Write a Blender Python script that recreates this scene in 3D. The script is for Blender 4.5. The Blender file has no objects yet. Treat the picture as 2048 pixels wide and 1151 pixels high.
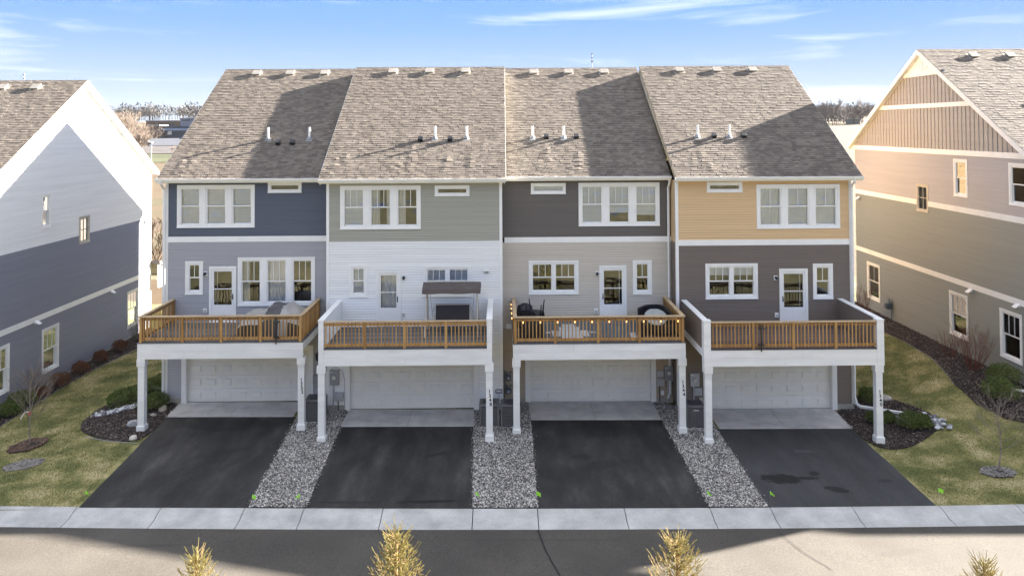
import bpy, math, random
import numpy as np
from mathutils import Matrix, Vector
random.seed(7); RNG = np.random.default_rng(7)
sc = bpy.context.scene; COL = sc.collection
R = math.radians
# ------------------------------------------------------------------ camera
F = Vector((0.01305, 0.99963, 0.02366)); RT = Vector((0.99990, -0.01293, -0.00533)); UP = Vector((0.00502, -0.02372, 0.99971))
cd = bpy.data.cameras.new('camera'); cam = bpy.data.objects.new('camera', cd); COL.objects.link(cam)
cam.matrix_world = Matrix(((RT.x, UP.x, -F.x, 0), (RT.y, UP.y, -F.y, 0), (RT.z, UP.z, -F.z, 11.062), (0, 0, 0, 1)))
cd.sensor_width = 36; cd.lens = 1519.1 * 36 / 2048; cd.shift_y = -355.8 / 2048; cd.clip_end = 6000; cd.clip_start = .1
sc.camera = cam
# ------------------------------------------------------------------ sky, sun, exposure
SX, SZ = 2.75, 1.10
SUN_EL = math.atan2(SZ, math.hypot(SX, 1)); SUN_AZ = math.atan2(SX, 1)      # azimuth from +Y towards +X
SKY_M, SKY_SAT = .55, .95
w = bpy.data.worlds.new('World'); sc.world = w; w.use_nodes = True
nt = w.node_tree; nt.nodes.clear()
def nd(nt, t, **k):
    n = nt.nodes.new(t)
    for a, v in k.items():
        if a.startswith('i_'): n.inputs[int(a[2:])].default_value = v
        else: setattr(n, a, v)
    return n
out = nd(nt, 'ShaderNodeOutputWorld'); bg = nd(nt, 'ShaderNodeBackground'); bg.inputs[1].default_value = .15
sky = nd(nt, 'ShaderNodeTexSky', sky_type='NISHITA', sun_disc=False, sun_elevation=SUN_EL, sun_rotation=SUN_AZ,
         altitude=250, air_density=1.0, dust_density=.3, ozone_density=1.2)
tc = nd(nt, 'ShaderNodeTexCoord'); mp = nd(nt, 'ShaderNodeMapping'); mp.inputs['Scale'].default_value = (1.3, 1.3, 17); mp.inputs['Rotation'].default_value = (0, R(2.5), R(20))
no = nd(nt, 'ShaderNodeTexNoise'); no.inputs['Scale'].default_value = 2.3; no.inputs['Detail'].default_value = 9; no.inputs['Roughness'].default_value = .55; no.inputs['Distortion'].default_value = .5
cr = nd(nt, 'ShaderNodeValToRGB'); cr.color_ramp.elements[0].position = .56; cr.color_ramp.elements[1].position = .85
cr.color_ramp.elements[0].color = (0, 0, 0, 1); cr.color_ramp.elements[1].color = (.75, .75, .75, 1)
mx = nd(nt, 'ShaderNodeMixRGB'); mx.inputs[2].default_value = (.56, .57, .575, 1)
L = nt.links.new
L(tc.outputs['Generated'], mp.inputs[0]); L(mp.outputs[0], no.inputs[0]); L(no.outputs[0], cr.inputs[0])
# soft shoulder on the sky so that the bright horizon keeps its colour (the photograph is exposed for the shade)
bw = nd(nt, 'ShaderNodeRGBToBW'); L(sky.outputs[0], bw.inputs[0])
dv = nd(nt, 'ShaderNodeMath', operation='MULTIPLY_ADD'); dv.inputs[1].default_value = 1 / SKY_M; dv.inputs[2].default_value = 1.0; L(bw.outputs[0], dv.inputs[0])
iv = nd(nt, 'ShaderNodeMath', operation='DIVIDE'); iv.inputs[0].default_value = 1; L(dv.outputs[0], iv.inputs[1])
sv = nd(nt, 'ShaderNodeVectorMath', operation='SCALE'); L(sky.outputs[0], sv.inputs[0]); L(iv.outputs[0], sv.inputs['Scale'])
hs = nd(nt, 'ShaderNodeHueSaturation'); hs.inputs['Saturation'].default_value = SKY_SAT; hs.inputs['Value'].default_value = 1; L(sv.outputs[0], hs.inputs['Color'])
sp = nd(nt, 'ShaderNodeSeparateXYZ'); L(tc.outputs['Generated'], sp.inputs[0])
hz = nd(nt, 'ShaderNodeMapRange', interpolation_type='SMOOTHERSTEP'); hz.inputs[1].default_value = .19; hz.inputs[2].default_value = -.06; hz.inputs[3].default_value = .0; hz.inputs[4].default_value = 1.0; L(sp.outputs[2], hz.inputs[0])
mh = nd(nt, 'ShaderNodeMixRGB'); mh.inputs[2].default_value = (.325, .36, .39, 1); L(hz.outputs[0], mh.inputs[0]); mb_ = nd(nt, 'ShaderNodeMixRGB'); mb_.inputs[0].default_value = .85; mb_.inputs[2].default_value = (.06, .145, .40, 1); L(hs.outputs[0], mb_.inputs[1]); L(mb_.outputs[0], mh.inputs[1])
# added white fill light in the unseen upper sky, stronger overhead, over the streaks
sky_fill = nd(nt, 'ShaderNodeMapRange', interpolation_type='SMOOTHSTEP'); sky_fill.inputs[1].default_value = .17; sky_fill.inputs[2].default_value = .75; sky_fill.inputs[3].default_value = 0; sky_fill.inputs[4].default_value = .78; L(sp.outputs[2], sky_fill.inputs[0])
vm = nd(nt, 'ShaderNodeMath', operation='MAXIMUM'); L(cr.outputs[0], vm.inputs[0]); L(sky_fill.outputs[0], vm.inputs[1])
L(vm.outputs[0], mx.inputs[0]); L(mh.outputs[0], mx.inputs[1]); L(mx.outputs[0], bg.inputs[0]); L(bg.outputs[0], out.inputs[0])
sd = bpy.data.lights.new('sun', 'SUN'); sd.energy = 2.8; sd.angle = R(.53); sd.color = (1, .93, .83)
sun = bpy.data.objects.new('sun', sd); COL.objects.link(sun)
sun.rotation_euler = Vector((SX, 1, SZ)).to_track_quat('Z', 'Y').to_euler(); sun.location = (60, 20, 40)
sc.view_settings.view_transform = 'Standard'; sc.view_settings.look = 'None'; sc.view_settings.gamma = 1
sc.view_settings.use_curve_mapping = False; sc.view_settings.exposure = 4.2
sc.render.engine = 'CYCLES'
try:
    sc.cycles.use_denoising = True; sc.cycles.denoiser = 'OPENIMAGEDENOISE'
except Exception: pass
sc.cycles.max_bounces = 7; sc.cycles.diffuse_bounces = 4; sc.cycles.transparent_max_bounces = 12; sc.cycles.glossy_bounces = 3
sc.cycles.sample_clamp_indirect = 6; sc.cycles.caustics_reflective = False; sc.cycles.caustics_refractive = False

# ------------------------------------------------------------------ terrain height
def ss(t): t = min(1, max(0, t)); return t * t * (3 - 2 * t)
def H(x, y):
    z = -.008 * max(-14, min(14, x))
    if x < -13.5: z -= .40 * ss((-13.5 - x) / 5.5) * ss((y - 22.6) / 4)
    if x > 14: z += 1.20 * ss((x - 14) / 5.2) * ss((y - 23) / 7)
    if y > 150: z += (y - 150) * (.02 + .01 * ss(x / 100))
    if y < 15: z += .35 * (15 - y) * ss((15 - y) / 6) if y > -6 else 7.35
    return z
A, B = 30.85, 30.03
SLOPE = (14.093 - 9.136) / (7.2215 + .378)

# ------------------------------------------------------------------ material helpers
def rgb(c): return (c[0], c[1], c[2], 1)
def srgb(r, g, b):
    f = lambda v: (v / 255 / 12.92) if v <= 10 else ((v / 255 + .055) / 1.055) ** 2.4
    return (f(r), f(g), f(b))
MATS = {}
def mat(name, col, rough=.6, var=.12, scale=3., detail=5, bump=0., bscale=60., col2=None, island=0., objrand=0., metal=0., spec=.4, fine=0., fscale=150., stains=None, stretch=None, bdist=.01, ramp=None):
    if name in MATS: return MATS[name]
    m = bpy.data.materials.new(name); m.use_nodes = True; t = m.node_tree; t.nodes.clear(); Lk = t.links.new
    o = nd(t, 'ShaderNodeOutputMaterial'); p = nd(t, 'ShaderNodeBsdfPrincipled'); Lk(p.outputs[0], o.inputs[0])
    p.inputs['Roughness'].default_value = rough; p.inputs['Metallic'].default_value = metal
    p.inputs['Specular IOR Level'].default_value = spec
    g = nd(t, 'ShaderNodeNewGeometry'); src = g.outputs['Position']
    if stretch:
        mpn = nd(t, 'ShaderNodeMapping'); mpn.inputs['Scale'].default_value = stretch; Lk(src, mpn.inputs[0]); src = mpn.outputs[0]
    n = nd(t, 'ShaderNodeTexNoise'); n.inputs['Scale'].default_value = scale; n.inputs['Detail'].default_value = detail; n.inputs['Roughness'].default_value = .6
    Lk(src, n.inputs[0])
    c2 = col2 or tuple(v * (1 - var * 1.6) for v in col); c1 = tuple(min(1, v * (1 + var * .9)) for v in col) if col2 is None else col
    r = nd(t, 'ShaderNodeValToRGB'); r.color_ramp.elements[0].position = .32; r.color_ramp.elements[1].position = .68
    r.color_ramp.elements[0].color = rgb(c2); r.color_ramp.elements[1].color = rgb(c1)
    if ramp:
        while len(r.color_ramp.elements) > 1: r.color_ramp.elements.remove(r.color_ramp.elements[0])
        r.color_ramp.elements[0].position = ramp[0][0]; r.color_ramp.elements[0].color = rgb(ramp[0][1])
        for q, cc in ramp[1:]:
            e = r.color_ramp.elements.new(q); e.color = rgb(cc)
    fac = n.outputs[0]
    if island or objrand:
        a = nd(t, 'ShaderNodeMath', operation='MULTIPLY_ADD')
        if island: Lk(g.outputs['Random Per Island'], a.inputs[0]); k = island
        else:
            oi = nd(t, 'ShaderNodeObjectInfo'); Lk(oi.outputs['Random'], a.inputs[0]); k = objrand
        a.inputs[1].default_value = k; 
        b = nd(t, 'ShaderNodeMath', operation='MULTIPLY_ADD'); Lk(n.outputs[0], b.inputs[0]); b.inputs[1].default_value = 1 - k * .6; b.inputs[2].default_value = -.5 * k + .3 * k
        Lk(b.outputs[0], a.inputs[2]); fac = a.outputs[0]
    Lk(fac, r.inputs[0]); c = r.outputs[0]
    if fine:
        f = nd(t, 'ShaderNodeTexNoise'); f.inputs['Scale'].default_value = fscale; f.inputs['Detail'].default_value = 2; Lk(g.outputs['Position'], f.inputs[0])
        mr = nd(t, 'ShaderNodeMapRange'); mr.inputs[1].default_value = .3; mr.inputs[2].default_value = .7; mr.inputs[3].default_value = 1 - fine; mr.inputs[4].default_value = 1 + fine
        Lk(f.outputs[0], mr.inputs[0]); mm = nd(t, 'ShaderNodeVectorMath', operation='SCALE'); Lk(c, mm.inputs[0]); Lk(mr.outputs[0], mm.inputs['Scale']); c = mm.outputs[0]
    for st in (stains or []):   # (x, y, rx, ry, rot, strength, colour)
        sx_, sy_, rx, ry, rot, stg, scol = st
        s1 = nd(t, 'ShaderNodeMapping', vector_type='TEXTURE'); s1.inputs['Location'].default_value = (sx_, sy_, 0); s1.inputs['Rotation'].default_value = (0, 0, R(rot)); s1.inputs['Scale'].default_value = (rx, ry, 1000)
        dn = nd(t, 'ShaderNodeTexNoise'); dn.inputs['Scale'].default_value = 2.2 / max(rx, ry) + 1; dn.inputs['Detail'].default_value = 4; Lk(g.outputs['Position'], dn.inputs[0])
        Lk(g.outputs['Position'], s1.inputs[0]); ln = nd(t, 'ShaderNodeVectorMath', operation='LENGTH'); Lk(s1.outputs[0], ln.inputs[0])
        ad = nd(t, 'ShaderNodeMath', operation='MULTIPLY_ADD'); Lk(dn.outputs[0], ad.inputs[0]); ad.inputs[1].default_value = 1.5; ad.inputs[2].default_value = -.75
        ad2 = nd(t, 'ShaderNodeMath', operation='ADD'); Lk(ad.outputs[0], ad2.inputs[0]); Lk(ln.outputs['Value'], ad2.inputs[1])
        ms = nd(t, 'ShaderNodeMapRange'); ms.inputs[1].default_value = 1.08; ms.inputs[2].default_value = .82; ms.inputs[3].default_value = 0; ms.inputs[4].default_value = stg; Lk(ad2.outputs[0], ms.inputs[0])
        mxx = nd(t, 'ShaderNodeMixRGB'); mxx.inputs[2].default_value = rgb(scol); Lk(ms.outputs[0], mxx.inputs[0]); Lk(c, mxx.inputs[1]); c = mxx.outputs[0]
    Lk(c, p.inputs['Base Color'])
    if bump:
        bn = nd(t, 'ShaderNodeTexNoise'); bn.inputs['Scale'].default_value = bscale; bn.inputs['Detail'].default_value = 3; Lk(src if stretch else g.outputs['Position'], bn.inputs[0])
        bp = nd(t, 'ShaderNodeBump'); bp.inputs['Strength'].default_value = bump; bp.inputs['Distance'].default_value = bdist; Lk(bn.outputs[0], bp.inputs['Height']); Lk(bp.outputs[0], p.inputs['Normal'])
    MATS[name] = m; return m
def emit_mat(name, col, st):
    m = bpy.data.materials.new(name); m.use_nodes = True; p = m.node_tree.nodes['Principled BSDF']
    p.inputs['Base Color'].default_value = rgb(col); p.inputs['Emission Color'].default_value = rgb(col); p.inputs['Emission Strength'].default_value = st; return m
def glass_mat(name, wav=.02, tint=(.97, .985, 1)):
    m = bpy.data.materials.new(name); m.use_nodes = True; t = m.node_tree; t.nodes.clear(); Lk = t.links.new
    o = nd(t, 'ShaderNodeOutputMaterial'); mxs = nd(t, 'ShaderNodeMixShader'); tr = nd(t, 'ShaderNodeBsdfTransparent'); gl = nd(t, 'ShaderNodeBsdfGlossy')
    tr.inputs[0].default_value = rgb(tint); gl.inputs['Roughness'].default_value = .015; gl.inputs[0].default_value = (.95, .97, 1, 1)
    fr = nd(t, 'ShaderNodeFresnel'); fr.inputs[0].default_value = 1.6
    g = nd(t, 'ShaderNodeNewGeometry'); n = nd(t, 'ShaderNodeTexNoise'); n.inputs['Scale'].default_value = 1.5; n.inputs['Detail'].default_value = 1; n.inputs['Distortion'].default_value = .8
    bp = nd(t, 'ShaderNodeBump'); bp.inputs['Strength'].default_value = 1; bp.inputs['Distance'].default_value = wav
    Lk(g.outputs['Position'], n.inputs[0]); Lk(n.outputs[0], bp.inputs['Height']); Lk(bp.outputs[0], gl.inputs['Normal'])
    Lk(fr.outputs[0], mxs.inputs[0]); Lk(tr.outputs[0], mxs.inputs[1]); Lk(gl.outputs[0], mxs.inputs[2]); Lk(mxs.outputs[0], o.inputs[0]); return m

# ------------------------------------------------------------------ mesh helpers
ORG = {}
class MB:
    def __init__(s): s.v = []; s.f = []
    def quad(s, a, b, c, d): i = len(s.v); s.v += [a, b, c, d]; s.f.append((i, i + 1, i + 2, i + 3))
    def tri(s, a, b, c): i = len(s.v); s.v += [a, b, c]; s.f.append((i, i + 1, i + 2))
    def ngon(s, pts): i = len(s.v); s.v += list(pts); s.f.append(tuple(range(i, i + len(pts))))
    def box(s, x0, x1, y0, y1, z0, z1, f=None):
        i = len(s.v)
        P = [(x, y, z) for z in (z0, z1) for x, y in ((x0, y0), (x1, y0), (x1, y1), (x0, y1))]
        if f: P = [f(*p) for p in P]
        s.v += P
        s.f += [(i, i + 3, i + 2, i + 1), (i + 4, i + 5, i + 6, i + 7), (i, i + 1, i + 5, i + 4), (i + 1, i + 2, i + 6, i + 5), (i + 2, i + 3, i + 7, i + 6), (i + 3, i, i + 4, i + 7)]
        return s
    def prism(s, poly, f0, f1):      # poly 2D list, f0/f1 map (a,b)->xyz
        n = len(poly); i = len(s.v); s.v += [f0(*p) for p in poly] + [f1(*p) for p in poly]
        s.f.append(tuple(range(i, i + n))[::-1]); s.f.append(tuple(range(i + n, i + 2 * n)))
        for k in range(n): j = (k + 1) % n; s.f.append((i + k, i + j, i + n + j, i + n + k))
        return s
    def tube(s, pts, rad, n=8, cap=True):
        pts = [Vector(p) for p in pts]; rr = rad if isinstance(rad, (list, tuple)) else [rad] * len(pts); i = len(s.v)
        d0 = (pts[1] - pts[0]).normalized(); u = d0.orthogonal().normalized()
        for k, p in enumerate(pts):
            d = (pts[min(k + 1, len(pts) - 1)] - pts[max(k - 1, 0)]).normalized()
            u = (u - d * u.dot(d)).normalized(); v = d.cross(u)
            for a in range(n):
                t = 2 * math.pi * (a + .5) / n; q = p + (u * math.cos(t) + v * math.sin(t)) * rr[k]; s.v.append(tuple(q))
        for k in range(len(pts) - 1):
            for a in range(n): b = (a + 1) % n; s.f.append((i + k * n + a, i + k * n + b, i + (k + 1) * n + b, i + (k + 1) * n + a))
        if cap: s.f.append(tuple(i + a for a in range(n))[::-1]); s.f.append(tuple(i + (len(pts) - 1) * n + a for a in range(n)))
        return s
    def cyl(s, c, r0, r1, z0, z1, n=12): return s.tube([(c[0], c[1], z0), (c[0], c[1], z1)], [r0, r1], n)
    def mesh(s, name, m, off=(0, 0, 0), smooth=False):
        me = bpy.data.meshes.new(name)
        me.from_pydata([(a[0] - off[0], a[1] - off[1], a[2] - off[2]) for a in s.v], [], s.f)
        me.materials.append(m)
        if smooth: me.polygons.foreach_set('use_smooth', [True] * len(me.polygons))
        me.update(); return me
    def build(s, name, m, parent=None, smooth=False, bevel=0):
        off = ORG.get(parent.name, (0, 0, 0)) if parent else (0, 0, 0)
        o = bpy.data.objects.new(name, s.mesh(name, m, off, smooth)); COL.objects.link(o)
        if parent: o.parent = parent; ORG[o.name] = off
        if bevel:
            md = o.modifiers.new('b', 'BEVEL'); md.width = bevel; md.segments = 2; md.limit_method = 'ANGLE'; md.angle_limit = R(40)
        return o
def npmesh(name, V, Fc, m, nper=3):
    me = bpy.data.meshes.new(name); V = np.asarray(V, dtype=np.float32).reshape(-1, 3); Fc = np.asarray(Fc, dtype=np.int32).reshape(-1, nper)
    me.vertices.add(len(V)); me.vertices.foreach_set('co', V.ravel()); me.loops.add(Fc.size); me.loops.foreach_set('vertex_index', Fc.ravel())
    me.polygons.add(len(Fc)); me.polygons.foreach_set('loop_start', np.arange(0, Fc.size, nper, dtype=np.int32)); me.polygons.foreach_set('loop_total', np.full(len(Fc), nper, dtype=np.int32))
    me.update(); me.validate(); me.materials.append(m); return me
def obj(name, me, parent=None, loc=None, rot=None, scale=None, kind=None):
    o = bpy.data.objects.new(name, me); COL.objects.link(o)
    off = ORG.get(parent.name, (0, 0, 0)) if parent else (0, 0, 0)
    if parent: o.parent = parent
    if loc is not None: o.location = (loc[0] - off[0], loc[1] - off[1], loc[2] - off[2])
    if rot is not None: o.rotation_euler = rot
    if scale is not None: o.scale = scale
    if kind: o['kind'] = kind
    return o
def thing(name, label, cat, loc=(0, 0, 0), group=None, kind=None):
    o = bpy.data.objects.new(name, None); COL.objects.link(o); o.location = loc; o.empty_display_size = .3
    ORG[o.name] = tuple(loc)
    if kind: o['kind'] = kind
    if label: o['label'] = label
    if cat: o['category'] = cat
    if group: o['group'] = group
    return o
def tag(o, label, cat, group=None, kind=None):
    if label: o['label'] = label
    if cat: o['category'] = cat
    if group: o['group'] = group
    if kind: o['kind'] = kind
    return o
def copy_tree(o, loc, rz=0, label=None, scale=None):
    c = o.copy(); COL.objects.link(c); c.location = loc; c.rotation_euler = (0, 0, rz)
    if scale: c.scale = (scale,) * 3 if not isinstance(scale, tuple) else scale
    if label: c['label'] = label
    for ch in o.children:
        d = ch.copy(); COL.objects.link(d); d.parent = c
        for g in ch.children: e = g.copy(); COL.objects.link(e); e.parent = d
    return c
UNIT = None
def unit_box(name, m):
    b = MB(); b.box(-.5, .5, -.5, .5, -.5, .5); return b.mesh(name, m)
def inpoly(P, X, Y):
    P = np.array(P); r = np.zeros(len(X), bool); n = len(P); j = n - 1
    for i in range(n):
        c = ((P[i, 1] > Y) != (P[j, 1] > Y)) & (X < (P[j, 0] - P[i, 0]) * (Y - P[i, 1]) / (P[j, 1] - P[i, 1] + 1e-12) + P[i, 0]); r ^= c; j = i
    return r
HV = np.vectorize(H)

# ------------------------------------------------------------------ materials
WHITE = mat('white_trim', (.85, .84, .81), .45, .03, 2.0, bump=.05, bscale=20)
WPAINT = mat('white_painted_board', (.84, .83, .80), .5, .06, 1.2, bump=.15, bscale=25, stretch=(.6, 1, 3), bdist=.004)
def siding_mat(n, c): return mat(n, c, .5, .045, 1.1, bump=.08, bscale=40, stretch=(.25, .25, 8), fine=.02, fscale=30)
M_GRBLUE = siding_mat('siding_slate_blue', srgb(90, 95, 105)); M_GREY = siding_mat('siding_grey', srgb(168, 166, 168))
M_SAGE = siding_mat('siding_sage', srgb(166, 163, 147)); M_WSID = siding_mat('siding_white', (.84, .83, .80))
M_CHAR = siding_mat('siding_charcoal', srgb(104, 96, 88)); M_LTAUPE = siding_mat('siding_light_taupe', srgb(200, 190, 174))
M_GOLD = siding_mat('siding_golden_tan', srgb(220, 186, 138)); M_BROWN = siding_mat('siding_dark_brown', srgb(116, 103, 92))
M_TANLOW = siding_mat('siding_beige', srgb(176, 158, 136)); M_LBLUE = siding_mat('siding_dusk_blue', srgb(128, 129, 138))
M_RTAUPE = siding_mat('siding_rose_taupe', srgb(172, 167, 166)); M_RSAGE = siding_mat('siding_olive_grey', srgb(134, 137, 130))
M_BATTEN = siding_mat('board_batten_tan', srgb(158, 153, 150))
M_SHING = mat('asphalt_shingle', (.26, .225, .185), .9, .2, 1.0, island=.6, col2=(.115, .10, .092), fine=.16, fscale=90, bump=.35, bscale=120, ramp=[(.15, (.108, .089, .073)), (.4, (.138, .114, .094)), (.6, (.165, .138, .113)), (.85, (.20, .169, .139))])
M_RIDGE = mat('ridge_cap', (.17, .15, .135), .9, .2, 6, fine=.2)
M_CONC = mat('concrete_pale', (.60, .575, .54), .85, .14, 1.6, fine=.08, fscale=70, bump=.2, bscale=70)
M_CURB = mat('curb_concrete', (.49, .475, .45), .85, .16, 1.3, detail=8, fine=.12, fscale=35, bump=.2, bscale=60)
M_FOUND = mat('foundation', (.40, .38, .33), .9, .15, 3, bump=.2)
M_WOOD = mat('cedar_wood', (.52, .295, .10), .7, .3, 5, objrand=.5, col2=(.32, .17, .055), fine=.12, fscale=50, stretch=(1, 1, .35))
M_WOODTOP = mat('weathered_rail_wood', (.56, .41, .25), .8, .3, 3, col2=(.42, .30, .175), fine=.14, fscale=50, stretch=(.35, 1, 1))
M_DECK = mat('weathered_deck_boards', (.17, .165, .16), .85, .3, 2.5, objrand=.5, col2=(.095, .095, .10), fine=.15, fscale=40, stretch=(.3, 2, 1))
M_DECKRED = mat('stained_deck_boards', (.15, .105, .095), .85, .3, 2.5, objrand=.5, col2=(.085, .065, .065), fine=.15, fscale=40, stretch=(.3, 2, 1))
M_DARK = mat('dark_interior', (.035, .035, .04), .9, .1); M_BLACK = mat('black_metal', (.015, .015, .017), .4, .1, spec=.5)
M_BLKPL = mat('black_plastic', (.022, .022, .026), .5, .2, 4); M_GLASS = glass_mat('window_glass', .006); M_GLASSW = glass_mat('window_glass_wavy', .05)
M_BLIND = mat('blind_fabric', (.86, .87, .86), .8, .06, 2, bump=.6, bscale=6, stretch=(.05, .05, 8), bdist=.01); M_CURT = mat('curtain_cloth', (.70, .67, .60), .85, .1, 2)
M_CURTW = mat('curtain_white', (.88, .88, .87), .85, .06, 2)
M_GDOOR = mat('garage_door_white', (.84, .82, .77), .5, .03, 1.5, bump=.06, bscale=70)
M_GREYMET = mat('grey_painted_metal', (.30, .31, .32), .5, .08, 3, spec=.5); M_LGREY = mat('light_grey_plastic', (.45, .45, .46), .5, .06, 3)
M_AC = mat('ac_cabinet', (.16, .16, .165), .55, .1, 3, spec=.4); M_GALV = mat('galvanised', (.42, .43, .44), .4, .1, 5, metal=.6)
M_TAN = mat('tan_vinyl', (.55, .50, .42), .6, .1, 4); M_VENT = mat('roof_vent_metal', (.34, .31, .27), .55, .1, 4)
M_CEDARTRIM = mat('rake_trim_tan', (.42, .33, .22), .7, .15, 4)
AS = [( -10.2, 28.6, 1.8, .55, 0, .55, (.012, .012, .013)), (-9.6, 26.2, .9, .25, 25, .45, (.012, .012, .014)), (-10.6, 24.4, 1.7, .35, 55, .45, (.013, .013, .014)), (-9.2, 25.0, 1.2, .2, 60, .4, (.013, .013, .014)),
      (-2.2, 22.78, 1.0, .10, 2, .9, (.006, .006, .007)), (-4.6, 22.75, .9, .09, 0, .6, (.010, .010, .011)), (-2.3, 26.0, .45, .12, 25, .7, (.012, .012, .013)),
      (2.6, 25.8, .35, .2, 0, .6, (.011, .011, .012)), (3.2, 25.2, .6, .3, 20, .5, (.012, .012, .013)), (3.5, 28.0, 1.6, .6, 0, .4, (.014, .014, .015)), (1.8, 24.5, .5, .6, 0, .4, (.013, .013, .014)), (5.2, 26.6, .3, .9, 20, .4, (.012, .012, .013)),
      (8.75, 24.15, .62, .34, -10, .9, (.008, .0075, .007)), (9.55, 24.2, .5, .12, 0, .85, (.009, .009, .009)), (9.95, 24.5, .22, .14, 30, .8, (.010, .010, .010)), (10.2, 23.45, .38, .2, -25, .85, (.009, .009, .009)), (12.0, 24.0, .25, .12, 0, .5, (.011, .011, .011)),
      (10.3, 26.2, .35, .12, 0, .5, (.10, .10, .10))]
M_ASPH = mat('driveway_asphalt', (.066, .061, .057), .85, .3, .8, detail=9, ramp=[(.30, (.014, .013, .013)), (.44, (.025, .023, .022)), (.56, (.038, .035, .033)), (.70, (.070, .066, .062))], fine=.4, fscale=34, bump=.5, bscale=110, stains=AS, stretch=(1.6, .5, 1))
M_ASPH4 = mat('driveway_asphalt_grey', (.056, .059, .064), .85, .2, .7, detail=9, ramp=[(.30, (.034, .034, .035)), (.5, (.047, .047, .048)), (.68, (.064, .063, .063))], fine=.35, fscale=34, bump=.5, bscale=110, stains=AS[12:], stretch=(1.6, .5, 1))
M_ROAD = mat('road_asphalt', (.150, .136, .117), .9, .1, .4, detail=9, ramp=[(.30, (.062, .054, .046)), (.45, (.073, .064, .054)), (.58, (.083, .073, .061)), (.72, (.094, .083, .070))], fine=.26, fscale=26, bump=.5, bscale=60, stains=[(-3.0, 20.3, .5, .10, 5, .35, (.045, .040, .036)), (4.5, 19.6, .9, .12, -8, .3, (.045, .040, .036)), (10.5, 20.2, .7, .15, 10, .3, (.045, .040, .036)), (-9.5, 20.7, 1.4, .08, 2, .4, (.045, .040, .036)), (1.2, 20.9, 2.2, .06, 0, .35, (.045, .040, .036))])
M_SEAL = mat('crack_sealant', (.018, .018, .02), .6, .2, 5)
M_LAWN = mat('lawn_ground', (.13, .125, .045), .95, .3, .95, detail=8, ramp=[(.30, (.085, .098, .028)), (.45, (.150, .152, .046)), (.54, (.27, .24, .092)), (.66, (.44, .365, .19))], fine=.3, fscale=30, bump=.6, bscale=50, bdist=.02)
M_GRASS = mat('grass_blades', (.14, .14, .05), .8, .3, .45, detail=4, island=.55, ramp=[(.24, (.070, .098, .022)), (.42, (.140, .155, .038)), (.58, (.30, .26, .095)), (.78, (.54, .45, .23))], spec=.15)
M_STRAW = mat('dry_field', (.30, .23, .13), .95, .3, .03, detail=9, ramp=[(.30, (.034, .020, .009)), (.42, (.066, .042, .019)), (.52, (.086, .058, .028)), (.62, (.062, .052, .020)), (.75, (.095, .069, .037))], bump=.5, bscale=2)
M_GRAVEL = mat('gravel_stone', (.4, .39, .37), .85, .2, 2, island=1.0, ramp=[(.05, (.05, .048, .046)), (.3, (.13, .12, .112)), (.5, (.26, .235, .21)), (.72, (.46, .42, .375)), (.95, (.82, .77, .70))], fine=.2, fscale=80)
M_GRBASE = mat('gravel_bed', (.12, .12, .12), .9, .4, 30); M_MULCHB = mat('mulch_soil', (.035, .026, .022), .95, .4, 12, fine=.3, fscale=60, bump=.8, bscale=60)
M_MULCH = mat('mulch_chips', (.05, .035, .03), .9, .3, 3, island=.9, ramp=[(.1, (.024, .019, .017)), (.45, (.060, .044, .038)), (.75, (.11, .08, .066)), (.97, (.30, .24, .19))])
M_MULCHR = mat('red_mulch_chips', (.12, .07, .05), .9, .3, 3, island=.9, ramp=[(.1, (.04, .022, .016)), (.5, (.11, .062, .042)), (.9, (.22, .14, .10))])
M_STRAWCH = mat('straw_chips', (.3, .26, .22), .9, .3, 3, island=.9, ramp=[(.1, (.10, .09, .08)), (.5, (.22, .20, .175)), (.9, (.36, .33, .30))])
M_ROCK = mat('boulder', (.42, .38, .33), .85, .3, 6, bump=.6, bscale=18); M_COBBLE = mat('cobble', (.35, .35, .36), .8, .3, 5, objrand=.8, col2=(.16, .16, .18))
M_JUN = mat('evergreen_leaves', (.07, .09, .025), .75, .3, 4, island=.6, ramp=[(.2, (.040, .062, .018)), (.5, (.095, .128, .033)), (.9, (.20, .22, .06))], spec=.2)
M_SPRUCE = mat('spruce_needles', (.23, .22, .07), .7, .3, 3, island=.55, ramp=[(.15, (.075, .10, .035)), (.5, (.27, .255, .065)), (.9, (.48, .42, .16))], spec=.2)
M_REDB = mat('red_twigs', (.22, .075, .05), .8, .3, 5, island=.6, col2=(.10, .04, .03)); M_TWIG = mat('grey_twigs', (.26, .21, .17), .85, .25, 6, island=.3)
M_BUSHBR = mat('brown_leaves', (.26, .11, .055), .85, .3, 4, island=.7, col2=(.09, .04, .022)); M_TREEBG = mat('far_bare_twigs', (.19, .145, .11), .9, .3, .3, island=.5, col2=(.11, .085, .07))
M_TREEBG2 = mat('far_grey_twigs', (.20, .175, .155), .9, .3, .3, island=.5, col2=(.12, .105, .10)); M_BARK = mat('bark', (.16, .125, .10), .9, .25, 3)
M_FLAG = mat('lime_flag', (.42, .90, .08), .6, .03); M_REDTAPE = mat('red_tape', (.6, .05, .04), .6, .05)
M_CANVAS = mat('brown_canvas', (.105, .085, .078), .85, .1, 3, bump=.3, bscale=80); M_BEIGE = mat('beige_metal', (.55, .49, .41), .5, .06, 3); M_MESHF = mat('dark_sling_mesh', (.055, .045, .045), .8, .15, 60)
M_COVER = mat('grey_cover_cloth', (.40, .375, .34), .8, .1, 2, bump=.5, bscale=7, bdist=.03); M_COVERD = mat('charcoal_cover_cloth', (.105, .10, .10), .8, .15, 2, bump=.5, bscale=7, bdist=.03); M_COVERB = mat('olive_cover_hem', (.075, .068, .055), .85, .15, 3)
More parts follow.
